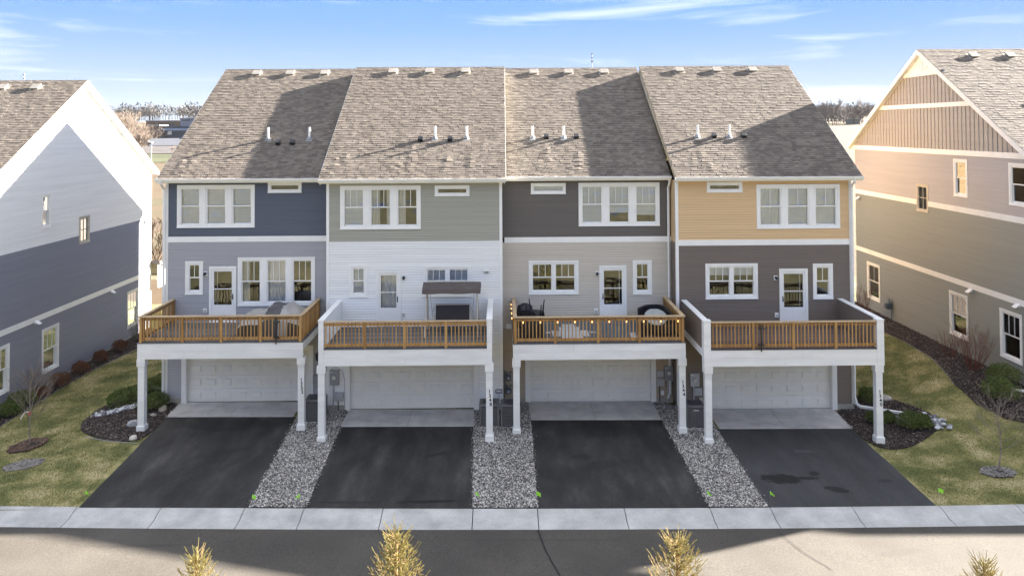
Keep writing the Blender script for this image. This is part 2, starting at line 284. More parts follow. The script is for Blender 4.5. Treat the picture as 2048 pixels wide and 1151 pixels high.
M_RUGB = mat('blue_rug', (.095, .125, .15), .9, .15, 10, fine=.2, fscale=30); M_RUGW = mat('pale_rug_pattern', (.48, .49, .49), .9, .12, 8, fine=.15, fscale=30)
M_BRICK = mat('far_brick', (.12, .072, .05), .9, .2, .3); M_BRICKT = mat('far_tan_brick', (.16, .11, .075), .9, .15, .2); M_DKBL = mat('dark_blue_panel', (.045, .06, .08), .6, .1, .5); M_LTBL = mat('pale_blue_roof', (.13, .17, .24), .5, .1, .5)
M_PARK = mat('parking_asphalt', (.055, .06, .075), .9, .1, .1); M_PARK2 = mat('street_asphalt', (.075, .066, .063), .9, .1, .1); M_CARW = mat('car_white', (.7, .7, .7), .3, .02, spec=.6); M_CARB = mat('car_blue', (.04, .08, .2), .3, .02, spec=.6)
M_BULB = emit_mat('warm_bulb', (1, .50, .16), .14); M_TABLE = mat('slat_table_top', (.36, .37, .35), .6, .15, 3, stretch=(1, 14, 1)); M_NUM = mat('number_black', (.008, .008, .008), .4, .02)
M_CEMENT = mat('retaining', (.6, .58, .54), .8, .1)
# ------------------------------------------------------------------ ground
def grid_ground(name, xs, ys, m, dz=0.0, hf=H):
    V = [(x, y, hf(x, y) + dz) for y in ys for x in xs]; nx = len(xs)
    Fc = [(j * nx + i, j * nx + i + 1, (j + 1) * nx + i + 1, (j + 1) * nx + i) for j in range(len(ys) - 1) for i in range(nx - 1)]
    me = bpy.data.meshes.new(name); me.from_pydata(V, [], Fc); me.materials.append(m); me.polygons.foreach_set('use_smooth', [True] * len(me.polygons)); me.update()
    return me
def arange(a, b, s): return list(np.round(np.arange(a, b + 1e-6, s), 4))
xs = [-2500, -1200, -600, -300, -150, -80, -50, -35] + arange(-28, -14, .5) + arange(-13, 13, 1.0) + arange(14, 28, .5) + [35, 50, 80, 150, 300, 600, 1200, 2500]
ys_near = arange(22.4, 34, .5) + arange(35, 50, 1)
def HG(x, y): return H(x, y)
g = obj('lawn', grid_ground('lawn', xs, ys_near, M_LAWN), kind='structure')
g2 = obj('dry_field', grid_ground('dry_field', xs, [50, 56, 64, 75, 90, 110, 130, 150, 170, 200, 250, 300, 400, 600, 900, 1200, 1500], M_STRAW), kind='structure')
g3 = obj('grass_bank', grid_ground('grass_bank', xs, [-400, -120, -60, -30] + arange(-16, 14.5, .5), mat('bank_grass', (.15, .13, .07), .95, .3, .35, detail=8, ramp=[(.3, (.045, .05, .022)), (.5, (.14, .125, .06)), (.72, (.26, .215, .12))])), kind='structure')
def yc(x): return 22.34 + .0009 * (x - 3) ** 2
# road with a shallow crown
V = []; Fc = []; rx = [-400, -100, -50, -30] + arange(-20, 20, 2) + [30, 50, 100, 400]
prof = [(14.3, -.10), (14.9, -.13), (18.0, -.06), (20.8, -.115)]
for x in rx:
    b = yc(max(-22, min(22, x)))
    for (yy, zz) in prof + [(b - .88, -.125)]: V.append((x, yy, zz - .008 * max(-14, min(14, x))))
n5 = len(prof) + 1
for i in range(len(rx) - 1):
    for j in range(n5 - 1): Fc.append((i * n5 + j, (i + 1) * n5 + j, (i + 1) * n5 + j + 1, i * n5 + j + 1))
me = bpy.data.meshes.new('road'); me.from_pydata(V, [], Fc); me.materials.append(M_ROAD); obj('road', me, kind='structure')
# crack sealant on the road
cr_th = thing('road_crack', None, None, (2, 20, 0), kind='structure')
def strip(mb, pts, wd, z):
    for (a, b) in zip(pts, pts[1:]):
        dx, dy = b[0] - a[0], b[1] - a[1]; l = math.hypot(dx, dy); nx, ny = -dy / l * wd, dx / l * wd
        za, zb = [-.008 * q[0] + z for q in (a, b)]
        mb.quad((a[0] + nx, a[1] + ny, za), (b[0] + nx, b[1] + ny, zb), (b[0] - nx, b[1] - ny, zb), (a[0] - nx, a[1] - ny, za))
mb = MB(); random.seed(3)
for base in (((.95, 21.4), (1.05, 20.6), (1.2, 19.9), (1.35, 19.3), (1.55, 18.6), (1.7, 17.8), (1.9, 16.9)), ((7.6, 21.3), (7.75, 20.7), (7.85, 20.3), (8.02, 19.9), (8.2, 19.6), (8.3, 19.3))):
    pp = []
    for (a, b) in zip(base, base[1:]):
        for k in range(4): t = k / 4; pp.append((a[0] + (b[0] - a[0]) * t + random.uniform(-.012, .012), a[1] + (b[1] - a[1]) * t))
    for k in range(len(pp) - 1): strip(mb, pp[k:k + 2], .022 if base[0][0] < 3 else .009, -.062 - .03 * max(0, (pp[k][1] - 18)) / 2.4 + .004)
o = mb.build('sealant_strip', M_SEAL, cr_th)
# kerb segments, both sides
def kerb(name, joints, f, m, label):
    root = thing(name, None, None, (0, 22, 0), kind='structure')
    for a, b in zip(joints, joints[1:]):
        mb = MB(); n = 4
        prf = [(0, -.3), (0, .012), (-.16, .004), (-.34, -.035), (-.52, -.10), (-.9, -.118), (-.9, -.3)]
        i0 = 0
        for k in range(n + 1):
            x = a + .012 + (b - a - .024) * k / n; y = f(x)
            for (dy, dz) in prf: mb.v.append((x, y + dy, dz - .008 * max(-14, min(14, x))))
        q = len(prf)
        for k in range(n):
            for j in range(q - 1): mb.f.append((k * q + j, k * q + j + 1, (k + 1) * q + j + 1, (k + 1) * q + j))
        mb.f.append(tuple(range(q))); mb.f.append(tuple(n * q + j for j in range(q))[::-1])
        mb.build('kerb_segment', m, root)
    return root
kerb('kerb', [-40, -30, -24.4, -22, -19.6, -17.2, -14.8, -12.4, -9.95, -7.52, -5.8, -3.51, -.9, .97, 3.49, 5.99, 7.76, 10.17, 12.77, 15.05, 17.5, 20, 22.5, 30, 40], yc, M_CURB, '')
obj('kerb_joint_bed', grid_ground('kerb_joint_bed', [-40, -14, 14, 40], [21.35, 22.9], M_SEAL, -.16), kind='structure')
# drives and aprons
def sheet(name, quad, m, dz, n=6):
    V = []; 
    (x0, y0), (x1, y1), (x2, y2), (x3, y3) = quad     # far-left, far-right, near-right, near-left
    for j in range(n + 1):
        t = j / n; a = (x0 + (x3 - x0) * t, y0 + (y3 - y0) * t); b = (x1 + (x2 - x1) * t, y1 + (y2 - y1) * t)
        for i in range(n + 1):
            s = i / n; x = a[0] + (b[0] - a[0]) * s; y = a[1] + (b[1] - a[1]) * s; 
            e = .012 * math.sin(j * 2.3 + x) if i in (0, n) and 0 < j < n else 0
            V.append((x + e, y, -.008 * x + dz))
    Fc = [(j * (n + 1) + i, (j + 1) * (n + 1) + i, (j + 1) * (n + 1) + i + 1, j * (n + 1) + i + 1) for j in range(n) for i in range(n)]
    me = bpy.data.meshes.new(name); me.from_pydata(V, [], Fc); me.materials.append(m); return obj(name, me, kind='structure')
sheet('driveway', [(-12.84, 29.40), (-7.93, 29.40), (-7.40, 22.44), (-12.36, 22.50)], M_ASPH, .016)
sheet('driveway', [(-6.05, 28.42), (-1.12, 28.42), (-.90, 22.37), (-5.80, 22.42)], M_ASPH, .016)
sheet('driveway', [(1.0, 29.02), (6.04, 29.02), (6.03, 22.36), (.96, 22.36)], M_ASPH, .016)
sheet('driveway', [(7.80, 28.14), (12.82, 28.14), (12.70, 22.43), (7.70, 22.36)], M_ASPH4, .016)
for a, b, y0, y1 in ((-12.95, -8.05, A + .1, 29.405), (-6.05, -1.10, B + .1, 28.425), (1.0, 6.02, A + .1, 29.025), (7.95, 12.98, B + .1, 28.145)):
    root = thing('apron', None, None, (a, y1, 0), kind='structure'); mid = (a + b) / 2
    for (p, q) in ((a, mid - .008), (mid + .008, b)):
        mb = MB(); mb.box(p, q, y1, y0, -.2, .028, f=lambda x, y, z: (x + (.12 if y < y0 - .1 and p < mid - 1 and x < mid - 1 else 0) * 0, y, z - .008 * x)); mb.build('concrete_slab', M_CONC, root, bevel=.006)

# ------------------------------------------------------------------ scatter helpers
OCT_V = np.array([(1, 0, 0), (-1, 0, 0), (0, 1, 0), (0, -1, 0), (0, 0, 1), (0, 0, -1)], float)
OCT_F = np.array([(0, 2, 4), (2, 1, 4), (1, 3, 4), (3, 0, 4), (2, 0, 5), (1, 2, 5), (3, 1, 5), (0, 3, 5)])
CUB_V = np.array([(x, y, z) for z in (-1, 1) for x, y in ((-1, -1), (1, -1), (1, 1), (-1, 1))], float) * np.array([1, 1, 1])
CUB_F = np.array([(4, 5, 6), (4, 6, 7), (0, 1, 5), (0, 5, 4), (1, 2, 6), (1, 6, 5), (2, 3, 7), (2, 7, 6), (3, 0, 4), (3, 4, 7)])
def scatter(name, P, size, m, flat=.6, base='oct', jit=.35, parent=None, tilt=.5, zoff=0):
    n = len(P); bv, bf = (OCT_V, OCT_F) if base == 'oct' else (CUB_V * .75, CUB_F)
    S = size[0] + (size[1] - size[0]) * RNG.random((n, 1, 1)) ** 1.5
    sc3 = np.stack([1 + .5 * RNG.random(n), .7 + .5 * RNG.random(n), flat * (.7 + .6 * RNG.random(n))], 1)[:, None, :]
    V = bv[None] * sc3 * S * (1 + jit * (RNG.random((n, len(bv), 3)) - .5))
    a = RNG.random(n) * 2 * np.pi; b = (RNG.random(n) - .5) * 2 * tilt
    ca, sa, cb, sb = np.cos(a), np.sin(a), np.cos(b), np.sin(b)
    x = V[..., 0] * cb[:, None] + V[..., 2] * sb[:, None]; z = -V[..., 0] * sb[:, None] + V[..., 2] * cb[:, None]; y = V[..., 1]
    X = x * ca[:, None] - y * sa[:, None]; Y = x * sa[:, None] + y * ca[:, None]
    V = np.stack([X, Y, z], 2) + P[:, None, :]; V[..., 2] += zoff
    Fc = bf[None] + (np.arange(n) * len(bv))[:, None, None]
    me = npmesh(name, V, Fc, m); o = obj(name, me, kind='stuff', parent=parent); return o
def pts_in(poly, dens, excl=(), zadd=0.):
    P = np.array(poly); x0, y0 = P.min(0); x1, y1 = P.max(0); n = int((x1 - x0) * (y1 - y0) * dens)
    X = x0 + (x1 - x0) * RNG.random(n); Y = y0 + (y1 - y0) * RNG.random(n); k = inpoly(poly, X, Y)
    for e in excl: k &= ~inpoly(e, X, Y)
    X, Y = X[k], Y[k]; return np.stack([X, Y, HV(X, Y) + zadd], 1)
def bed_sheet(name, poly, m, dz=.02, step=.35, kind='structure'):
    P = np.array(poly); bm = MB(); c = P.mean(0); rings = 5; n = len(P); V = []
    for r in range(rings + 1):
        t = r / rings
        for p in P:
            q = c + (p - c) * t; bump = dz + .03 * (1 - t) * math.sin(q[0] * 5) * math.cos(q[1] * 4) if t < 1 else dz * .3
            V.append((q[0], q[1], H(q[0], q[1]) + bump))
    Fc = [(r * n + i, (r + 1) * n + i, (r + 1) * n + (i + 1) % n, r * n + (i + 1) % n) for r in range(rings) for i in range(n)]
    me = bpy.data.meshes.new(name); me.from_pydata(V, [], Fc); me.materials.append(m); return obj(name, me, kind=kind)
def dens_poly(poly, step=.3):
    o = []
    for a, b in zip(poly, list(poly[1:]) + [poly[0]]):
        l = math.dist(a, b); k = max(1, int(l / step))
        for i in range(k): t = i / k; o.append((a[0] + (b[0] - a[0]) * t, a[1] + (b[1] - a[1]) * t))
    return o
def smooth_poly(p, it=2):
    for _ in range(it):
        q = []
        for a, b in zip(p, list(p[1:]) + [p[0]]): q += [(a[0] * .75 + b[0] * .25, a[1] * .75 + b[1] * .25), (a[0] * .25 + b[0] * .75, a[1] * .25 + b[1] * .75)]
        p = q
    return p
# gravel strips between the drives
GR = [[(-7.97, 30.9), (-6.10, 30.0), (-6.03, 28.42), (-5.76, 22.43), (-7.43, 22.46)],
      [(-1.15, 30.0), (1.0, 30.85), (1.02, 29.0), (.98, 22.37), (-.92, 22.38)],
      [(6.0, 30.85), (8.0, 30.0), (7.82, 28.1), (7.71, 22.37), (6.01, 22.37)]]
for i, p in enumerate(GR):
    bed = bed_sheet('gravel_bed', dens_poly(p, .5), M_GRBASE, .018)
    P = pts_in(p, 2100, zadd=.030); P[:, 2] += .022 * RNG.random(len(P))
    scatter('gravel', P, (.012, .036), M_GRAVEL, flat=.65)
def spill(a, b, n, w_):
    t = RNG.random(n); o = np.abs(RNG.normal(size=n)) * w_; X = a[0] + (b[0] - a[0]) * t + o; Y = a[1] + (b[1] - a[1]) * t; return np.stack([X, Y, HV(X, Y) + .022], 1)
for a, b, w_ in (((-7.93, 29.3), (-7.42, 22.5), -.05), ((-6.03, 28.3), (-5.78, 22.5), .05), ((-1.12, 28.3), (-.92, 22.45), -.04), ((1.0, 28.9), (.97, 22.5), .05), ((6.03, 28.9), (6.02, 22.5), -.06), ((7.80, 28.0), (7.71, 22.5), .05)):
    scatter('gravel', spill(a, b, 190, w_), (.008, .024), M_GRAVEL, flat=.6)
# beds
BED_L = smooth_poly([(-15.5, 28.3), (-16.05, 29.3), (-16.2, 30.6), (-15.9, 32.0), (-15.2, 33.2), (-14.0, 33.8), (-13.55, 33.2), (-13.5, 31.0), (-12.95, 30.85), (-12.86, 29.4), (-12.72, 27.75), (-12.95, 27.1), (-14.1, 27.25)], 2)
BED_R = smooth_poly([(12.98, 29.98), (12.84, 28.1), (12.82, 27.0), (13.1, 26.3), (13.9, 26.35), (15.1, 27.1), (15.85, 27.6), (16.1, 28.4), (15.75, 29.8), (15.3, 31.0), (14.4, 31.6), (13.9, 31.2), (13.85, 30.1)], 2)
BED_RH = [(20.0, 43.2), (18.9, 42.2), (18.55, 40), (18.5, 36.9), (18.6, 35.1), (18.5, 32.9), (18.15, 31.3), (17.75, 29.9), (17.6, 28.3), (17.95, 27.2), (18.5, 26.8), (20, 26.6), (23, 26.6), (23, 28.5), (20.0, 28.5)]
BED_LH = [(-20.3, 44), (-19.0, 43.6), (-18.95, 39.9), (-19.45, 36.1), (-19.45, 32.9), (-19.4, 31.2), (-19.3, 29.6), (-19.5, 28), (-23, 28), (-23, 29.7), (-20.3, 29.7)]
beds = [('mulch_bed', BED_L), ('mulch_bed', BED_R), ('mulch_bed', BED_RH), ('mulch_bed', BED_LH)]
for nm, p in beds: bed_sheet(nm, dens_poly(p, .4), M_MULCHB, .03)
CH = [scatter('mulch_chips', pts_in(p, 520, zadd=.045), (.010, .034), M_MULCH, flat=.3, base='cube') for _, p in beds]
def ell(cx, cy, rx, ry, n=18): return [(cx + rx * math.cos(2 * math.pi * k / n) * (1 + .08 * math.sin(3 * k)), cy + ry * math.sin(2 * math.pi * k / n) * (1 + .08 * math.cos(2 * k + 1))) for k in range(n)]
T1 = ell(-16.95, 27.55, .62, .62); T2 = ell(-15.95, 25.7, .62, .5); T3 = ell(15.85, 24.45, .55, .36)
bed_sheet('mulch_ring', T1, M_MULCHB, .05); scatter('mulch_chips', pts_in(T1, 1500, zadd=.05), (.012, .035), M_MULCHR, flat=.35, base='cube')
scatter('straw_patch', pts_in(T2, 1600, zadd=.02), (.012, .034), M_STRAWCH, flat=.35, base='cube')
bed_sheet('mulch_ring', T3, M_MULCHB, .03); scatter('mulch_chips', pts_in(T3, 1300, zadd=.04), (.012, .035), M_STRAWCH, flat=.35, base='cube')
def edging(pts):
    mb = MB(); q = [(a[0] + (b[0] - a[0]) * t / 6, a[1] + (b[1] - a[1]) * t / 6) for a, b in zip(pts, pts[1:]) for t in range(6)] + [pts[-1]]; mb.tube([(x, y, H(x, y) + .03) for x, y in q], .011, 5); return mb.build('bed_edging', M_GREYMET)
for p, lab in ((BED_RH[1:11], 'thin grey edging along the mulch bed below the olive house wall'), (BED_LH[1:8], 'thin grey edging along the mulch bed of the blue grey house')):
    tag(edging(list(p)[:7]), lab, 'garden edging')
tag(edging([(-12.75, 26.95), (-13.3, 27.05), (-14.1, 27.25), (-15.0, 27.7)]), 'thin edging in front of the mulch bed at the first white post', 'garden edging')
# grass blades
def grass(name, poly, dens, excl):
    P = pts_in(poly, dens, excl); n = len(P)
    a = RNG.random(n) * 2 * np.pi; h = .022 + .035 * RNG.random(n); wd = .004 + .004 * RNG.random(n)
    d = np.stack([np.cos(a), np.sin(a)], 1); l = (RNG.random((n, 2)) - .5) * .05 + np.array([.008, -.012])
    V = np.zeros((n, 3, 3)); V[:, 0, :2] = P[:, :2] - d * wd[:, None]; V[:, 1, :2] = P[:, :2] + d * wd[:, None]; V[:, 2, :2] = P[:, :2] + l
    V[:, 0, 2] = V[:, 1, 2] = P[:, 2]; V[:, 2, 2] = P[:, 2] + h
    return obj(name, npmesh(name, V, np.arange(n * 3), M_GRASS), kind='stuff')
LAWN_L = [(-20.2, 40), (-13.6, 40), (-13.6, 33.5), (-12.8, 27.2), (-12.95, 27.0), (-12.42, 22.5), (-19, 22.75), (-22, 23)]
LAWN_R = [(13.9, 42), (20, 42), (20, 28), (22, 27), (22, 22.75), (12.76, 22.45), (12.9, 27), (13.9, 31)]
grass('lawn_grass', LAWN_L, 750, [BED_L, BED_LH, T1, T2]); grass('lawn_grass', LAWN_R, 750, [BED_R, BED_RH, T3])

# ------------------------------------------------------------------ walls
def frame_fn(kind, base):      # (u, d, z) -> world; d is outward
    if kind == 'S': return lambda u, d, z: (u, base - d, z)
    if kind == 'E': return lambda u, d, z: (base + d, u, z)
    if kind == 'W': return lambda u, d, z: (base - d, u, z)
EXPO = .102
def lap(fn, z0, z1, umin, umax, holes, expo=EXPO, depth=.024, d0=0., groove=.011):
    """clapboard courses as real stepped geometry, cut round the openings; umin/umax may be functions of z"""
    mb = MB(); fu = lambda g, z: g(z) if callable(g) else g
    n = max(1, round((z1 - z0) / expo)); e = (z1 - z0) / n
    for k in range(n):
        a, b = z0 + k * e, z0 + (k + 1) * e
        cuts = sorted({a, b} | {h[i] for h in holes for i in (2, 3) if a < h[i] < b})
        for p, q in zip(cuts, cuts[1:]):
            zm = (p + q) / 2; L0, L1 = fu(umin, zm), fu(umax, zm)
            if L1 - L0 < .02: continue
            segs = [(L0, L1)]
            for h in holes:
                if h[2] < zm < h[3]:
                    ns = []
                    for s0, s1 in segs:
                        if h[1] <= s0 or h[0] >= s1: ns.append((s0, s1)); continue
                        if h[0] > s0: ns.append((s0, h[0]))
                        if h[1] < s1: ns.append((h[1], s1))
                    segs = ns
            dp = d0 + depth * (1 - (p - a) / e); dq = d0 + depth * (1 - (q - a) / e)
            rr = random.Random(int(k * 77 + L0 * 13))
            for s0, s1 in segs:
                if s1 - s0 < .01: continue
                js = [s0]; t = s0 + rr.uniform(.8, 3.6)
                while t < s1 - .5: js.append(t); t += rr.uniform(3.2, 3.8)
                js.append(s1)
                for m_, (c0, c1) in enumerate(zip(js, js[1:])):
                    o_ = .0018 * (m_ % 2)
                    l0p = fu(umin, p) if s0 == L0 and m_ == 0 else c0; l0q = fu(umin, q) if s0 == L0 and m_ == 0 else c0
                    l1p = fu(umax, p) if s1 == L1 and c1 == s1 else c1; l1q = fu(umax, q) if s1 == L1 and c1 == s1 else c1
                    gq = groove if q == b and q - p > .03 else 0
                    mb.quad(fn(l0p, dp + o_, p), fn(l1p, dp + o_, p), fn(l1q, dq + o_, q - gq), fn(l0q, dq + o_, q - gq))
                    if gq: mb.quad(fn(l0q, d0 - .018, q - gq), fn(l1q, d0 - .018, q - gq), fn(l1q, d0 - .018, q + .002), fn(l0q, d0 - .018, q + .002))
                    if p == a: mb.quad(fn(l0p, d0 - .018, p), fn(l1p, d0 - .018, p), fn(l1p, dp + o_, p), fn(l0p, dp + o_, p))
    return mb
def fbox(mb, fn, u0, u1, d0, d1, z0, z1): mb.box(u0, u1, d0, d1, z0, z1, f=fn)
def window(fn, parent, u0, u1, z0, z1, lights=1, kind='hung', cols=2, blind='none', wavy=False, seed=0, trim=None, cw=None, tone=None):
    tm = trim or WHITE; W = u1 - u0; ins = .15 if cw is None else cw; gap = {1: 0, 2: .15, 3: .30}[lights]
    lw = (W - 2 * ins - (lights - 1) * gap) / lights; zt, zb = z1 - (.14 if kind == 'hung' else .14), z0 + (.12 if kind == 'hung' else .13)
    mb = MB()
    fbox(mb, fn, u0, u1, 0, .042, z1 - .085, z1); fbox(mb, fn, u0, u1, 0, .042, z0, z0 + .075)            # casing
    fbox(mb, fn, u0, u0 + .085, 0, .038, z0 + .075, z1 - .085); fbox(mb, fn, u1 - .085, u1, 0, .038, z0 + .075, z1 - .085)
    fbox(mb, fn, u0 - .012, u1 + .012, .038, .055, z0 - .008, z0 + .02)
    win = mb.build('window', tm, parent)
    xs_ = [u0 + ins + i * (lw + gap) for i in range(lights)]
    mb = MB()   # inner frame: jambs, head, sill, mullions
    a = .082
    fbox(mb, fn, u0 + a, u1 - a, -.09, .022, zt, z1 - a); fbox(mb, fn, u0 + a, u1 - a, -.09, .030, z0 + .072, zb)
    fbox(mb, fn, u0 + a, xs_[0], -.09, .020, zb, zt); fbox(mb, fn, xs_[-1] + lw, u1 - a, -.09, .020, zb, zt)
    for i in range(lights - 1):
        p, q = xs_[i] + lw, xs_[i + 1]; fbox(mb, fn, p, q, -.09, .016, zb, zt)
        if gap > .2: fbox(mb, fn, p + .05, q - .05, .016, .036, z0 + .075, z1 - .085)
    mb.build('window_frame', tm, win)
    for i in range(lights):
        p, q = xs_[i], xs_[i] + lw; zm = (zb + zt) / 2 + .01; gm = M_GLASSW if wavy else M_GLASS; s = .035
        if kind == 'hung':
            mb = MB()
            fbox(mb, fn, p, q, -.035, -.005, zt - s, zt); fbox(mb, fn, p, q, -.035, -.003, zm - .02, zm + .025); fbox(mb, fn, p, p + s * .7, -.035, -.005, zm + .025, zt - s); fbox(mb, fn, q - s * .7, q, -.035, -.005, zm + .025, zt - s)
            for k in range(1, cols): c = p + (q - p) * k / cols; fbox(mb, fn, c - .011, c + .011, -.030, -.008, zm + .025, zt - s)
            mb.build('upper_sash', tm, win)
            mb = MB(); fbox(mb, fn, p, q, -.075, -.045, zb, zb + s * 1.3); fbox(mb, fn, p, p + s * .7, -.075, -.045, zb + s, zm + .02); fbox(mb, fn, q - s * .7, q, -.075, -.045, zb + s, zm + .02); fbox(mb, fn, p, q, -.075, -.046, zm - .022, zm + .018)
            mb.build('lower_sash', tm, win)
            mb = MB(); fbox(mb, fn, p + .01, q - .01, -.024, -.018, zm, zt - .01); mb.build('pane', gm, win)
            mb = MB(); fbox(mb, fn, p + .01, q - .01, -.064, -.058, zb + .01, zm); mb.build('pane', gm, win)
        elif kind == 'stair':
            mb = MB(); c = (p + q) / 2; fbox(mb, fn, c - .012, c + .012, -.028, -.008, zb, zt); fbox(mb, fn, p, q, -.028, -.006, zm - .014, zm + .014); mb.build('muntin', M_TAN, win)
            mb = MB(); fbox(mb, fn, p, q, -.036, -.030, zb, zt); mb.build('pane', gm, win)
        else:
            mb = MB(); fbox(mb, fn, p, q, -.036, -.030, zb, zt); mb.build('pane', gm, win)
        # what hangs behind the glass
        def hang(name, m, za, zz, ua, ub, wave=.012, n=None, d=-.13):
            mb = MB(); n = n or max(6, int((ub - ua) / .03)); pts = [(ua + (ub - ua) * k / n, d + wave * math.sin(k * 1.35 + seed) * (1 if k % 2 else .6)) for k in range(n + 1)]
            for (a0, b0), (a1, b1) in zip(pts, pts[1:]): mb.quad(fn(a0, b0, za), fn(a1, b1, za), fn(a1, b1, zz), fn(a0, b0, zz))
            mb.build(name, m, win)
        bl = blind[i] if isinstance(blind, (list, tuple)) else blind
        if bl == 'blind':
            mb = MB(); z = zb
            while z < zt: mb.quad(fn(p - .02, -.115, z), fn(q + .02, -.115, z), fn(q + .02, -.128, z + .046), fn(p - .02, -.128, z + .046)); z += .044
            mb.build('blind', M_BLIND, win)
        elif bl == 'shade': hang('shade', M_CURTW, zb - .02, zt + .02, p - .03, q + .03, .001, 2)
        elif bl == 'half':
            mb = MB(); z = zm - (zm - zb) * (.35 + .12 * i)
            while z < zt: mb.quad(fn(p - .02, -.115, z), fn(q + .02, -.115, z), fn(q + .02, -.128, z + .046), fn(p - .02, -.128, z + .046)); z += .044
            mb.build('blind', M_BLIND, win)
        elif bl == 'top':
            mb = MB(); z = zm + (zt - zm) * .38
            while z < zt: mb.quad(fn(p - .02, -.115, z), fn(q + .02, -.115, z), fn(q + .02, -.128, z + .046), fn(p - .02, -.128, z + .046)); z += .044
            mb.build('blind', M_BLIND, win)
        elif bl == 'curtain': hang('curtain', M_CURTW, zb - .03, zt + .02, p - .02, q + .02, .02)
        elif bl == 'left': hang('curtain', M_CURT, zb - .03, zt + .02, p - .02, p + (q - p) * .4, .02)
        elif bl == 'right': hang('curtain', M_CURT, zb - .03, zt + .02, p + (q - p) * .7, q + .02, .02)
        elif bl == 'sheer': hang('curtain', M_CURT, zb - .03, zt + .02, p - .02, p + (q - p) * .45, .02); hang('curtain', M_CURT, zb - .03, zt + .02, q - (q - p) * .2, q + .02, .02)
    return win
def patio_door(fn, parent, u0, u1, z0, z1, handle_right=True, curtain=False):
    mb = MB(); c = .10
    fbox(mb, fn, u0, u1, 0, .045, z1 - c, z1); fbox(mb, fn, u0, u0 + c, 0, .042, z0, z1 - c); fbox(mb, fn, u1 - c, u1, 0, .042, z0, z1 - c); fbox(mb, fn, u0, u1, -.08, .05, z0 - .05, z0)
    d = mb.build('door', WHITE, parent)
    a, b = u0 + c, u1 - c; s = .085; zg = z0 + .66
    mb = MB()
    fbox(mb, fn, a, b, -.05, .010, z0, zg); fbox(mb, fn, a, b, -.05, .010, z1 - c - s - .02, z1 - c); fbox(mb, fn, a, a + s, -.05, .010, zg, z1 - c - s - .02); fbox(mb, fn, b - s, b, -.05, .010, zg, z1 - c - s - .02)
    zmid = zg + (z1 - c - s - zg) * .47; fbox(mb, fn, a + s, b - s, -.04, .004, zmid - .016, zmid + .016)
    mb.build('storm_frame', WHITE, d)
    mb = MB(); fbox(mb, fn, a + s, b - s, -.028, -.022, zg, z1 - c - s); mb.build('pane', M_GLASS, d)
    mb = MB(); v = (a + s + (b - a - 2 * s) * .88) if not handle_right else (a + s + (b - a - 2 * s) * .14); fbox(mb, fn, v - .013, v + .013, -.12, -.10, zg, z1 - c - s); mb.build('inner_stile', WHITE, d)
    mb = MB(); hu = b - .04 if handle_right else a + .04; fbox(mb, fn, hu - .018, hu + .018, .010, .022, zg + .22, zg + .44); fbox(mb, fn, hu - .012, hu + .012, .022, .06, zg + .30, zg + .33); fbox(mb, fn, hu - .01, hu + .01, .05, .065, zg + .24, zg + .36); mb.build('door_handle', M_BLACK, d)
    if curtain:
        mb = MB(); n = 16
        for k in range(n):
            x0_, x1_ = [a + s + (b - a - 2 * s) * q / n for q in (k, k + 1)]; mb.quad(fn(x0_, -.16 + .012 * (k % 2), zg), fn(x1_, -.16 + .012 * ((k + 1) % 2), zg), fn(x1_, -.16 + .012 * ((k + 1) % 2), z1), fn(x0_, -.16 + .012 * (k % 2), z1))
        mb.build('curtain', M_CURTW, d)
    return d
def rooms(parent, fn, u0, u1, levels, depth=3.6, d=-.10, holes=()):
    mb = MB()
    for (z0, z1) in levels:
        mb.quad(fn(u0, -depth, z0), fn(u1, -depth, z0), fn(u1, -depth, z1), fn(u0, -depth, z1))
        mb.quad(fn(u0, d, z0), fn(u1, d, z0), fn(u1, -depth, z0), fn(u0, -depth, z0)); mb.quad(fn(u0, d, z1), fn(u1, d, z1), fn(u1, -depth, z1), fn(u0, -depth, z1))
        for u in (u0, u1): mb.quad(fn(u, d, z0), fn(u, -depth, z0), fn(u, -depth, z1), fn(u, d, z1))
    return mb.build('interior_wall', M_DARK, parent)
def inner_skin(parent, fn, z0, z1, u0, u1, holes):
    mb = MB(); zs = sorted({z0, z1} | {min(z1, max(z0, h[i] + s)) for h in holes for i, s in ((2, .05), (3, -.05))})
    for p, q in zip(zs, zs[1:]):
        if q - p < 1e-4: continue
        zm = (p + q) / 2; segs = [(u0, u1)]
        for h in holes:
            if h[2] + .05 < zm < h[3] - .05:
                ns = []
                for s0, s1 in segs:
                    a, b = h[0] + .05, h[1] - .05
                    if b <= s0 or a >= s1: ns.append((s0, s1)); continue
                    if a > s0: ns.append((s0, a))
                    if b < s1: ns.append((b, s1))
                segs = ns
        for s0, s1 in segs: fbox(mb, fn, s0, s1, -.085, -.021, p, q)
    return mb.build('wall_core', M_DARK, parent)
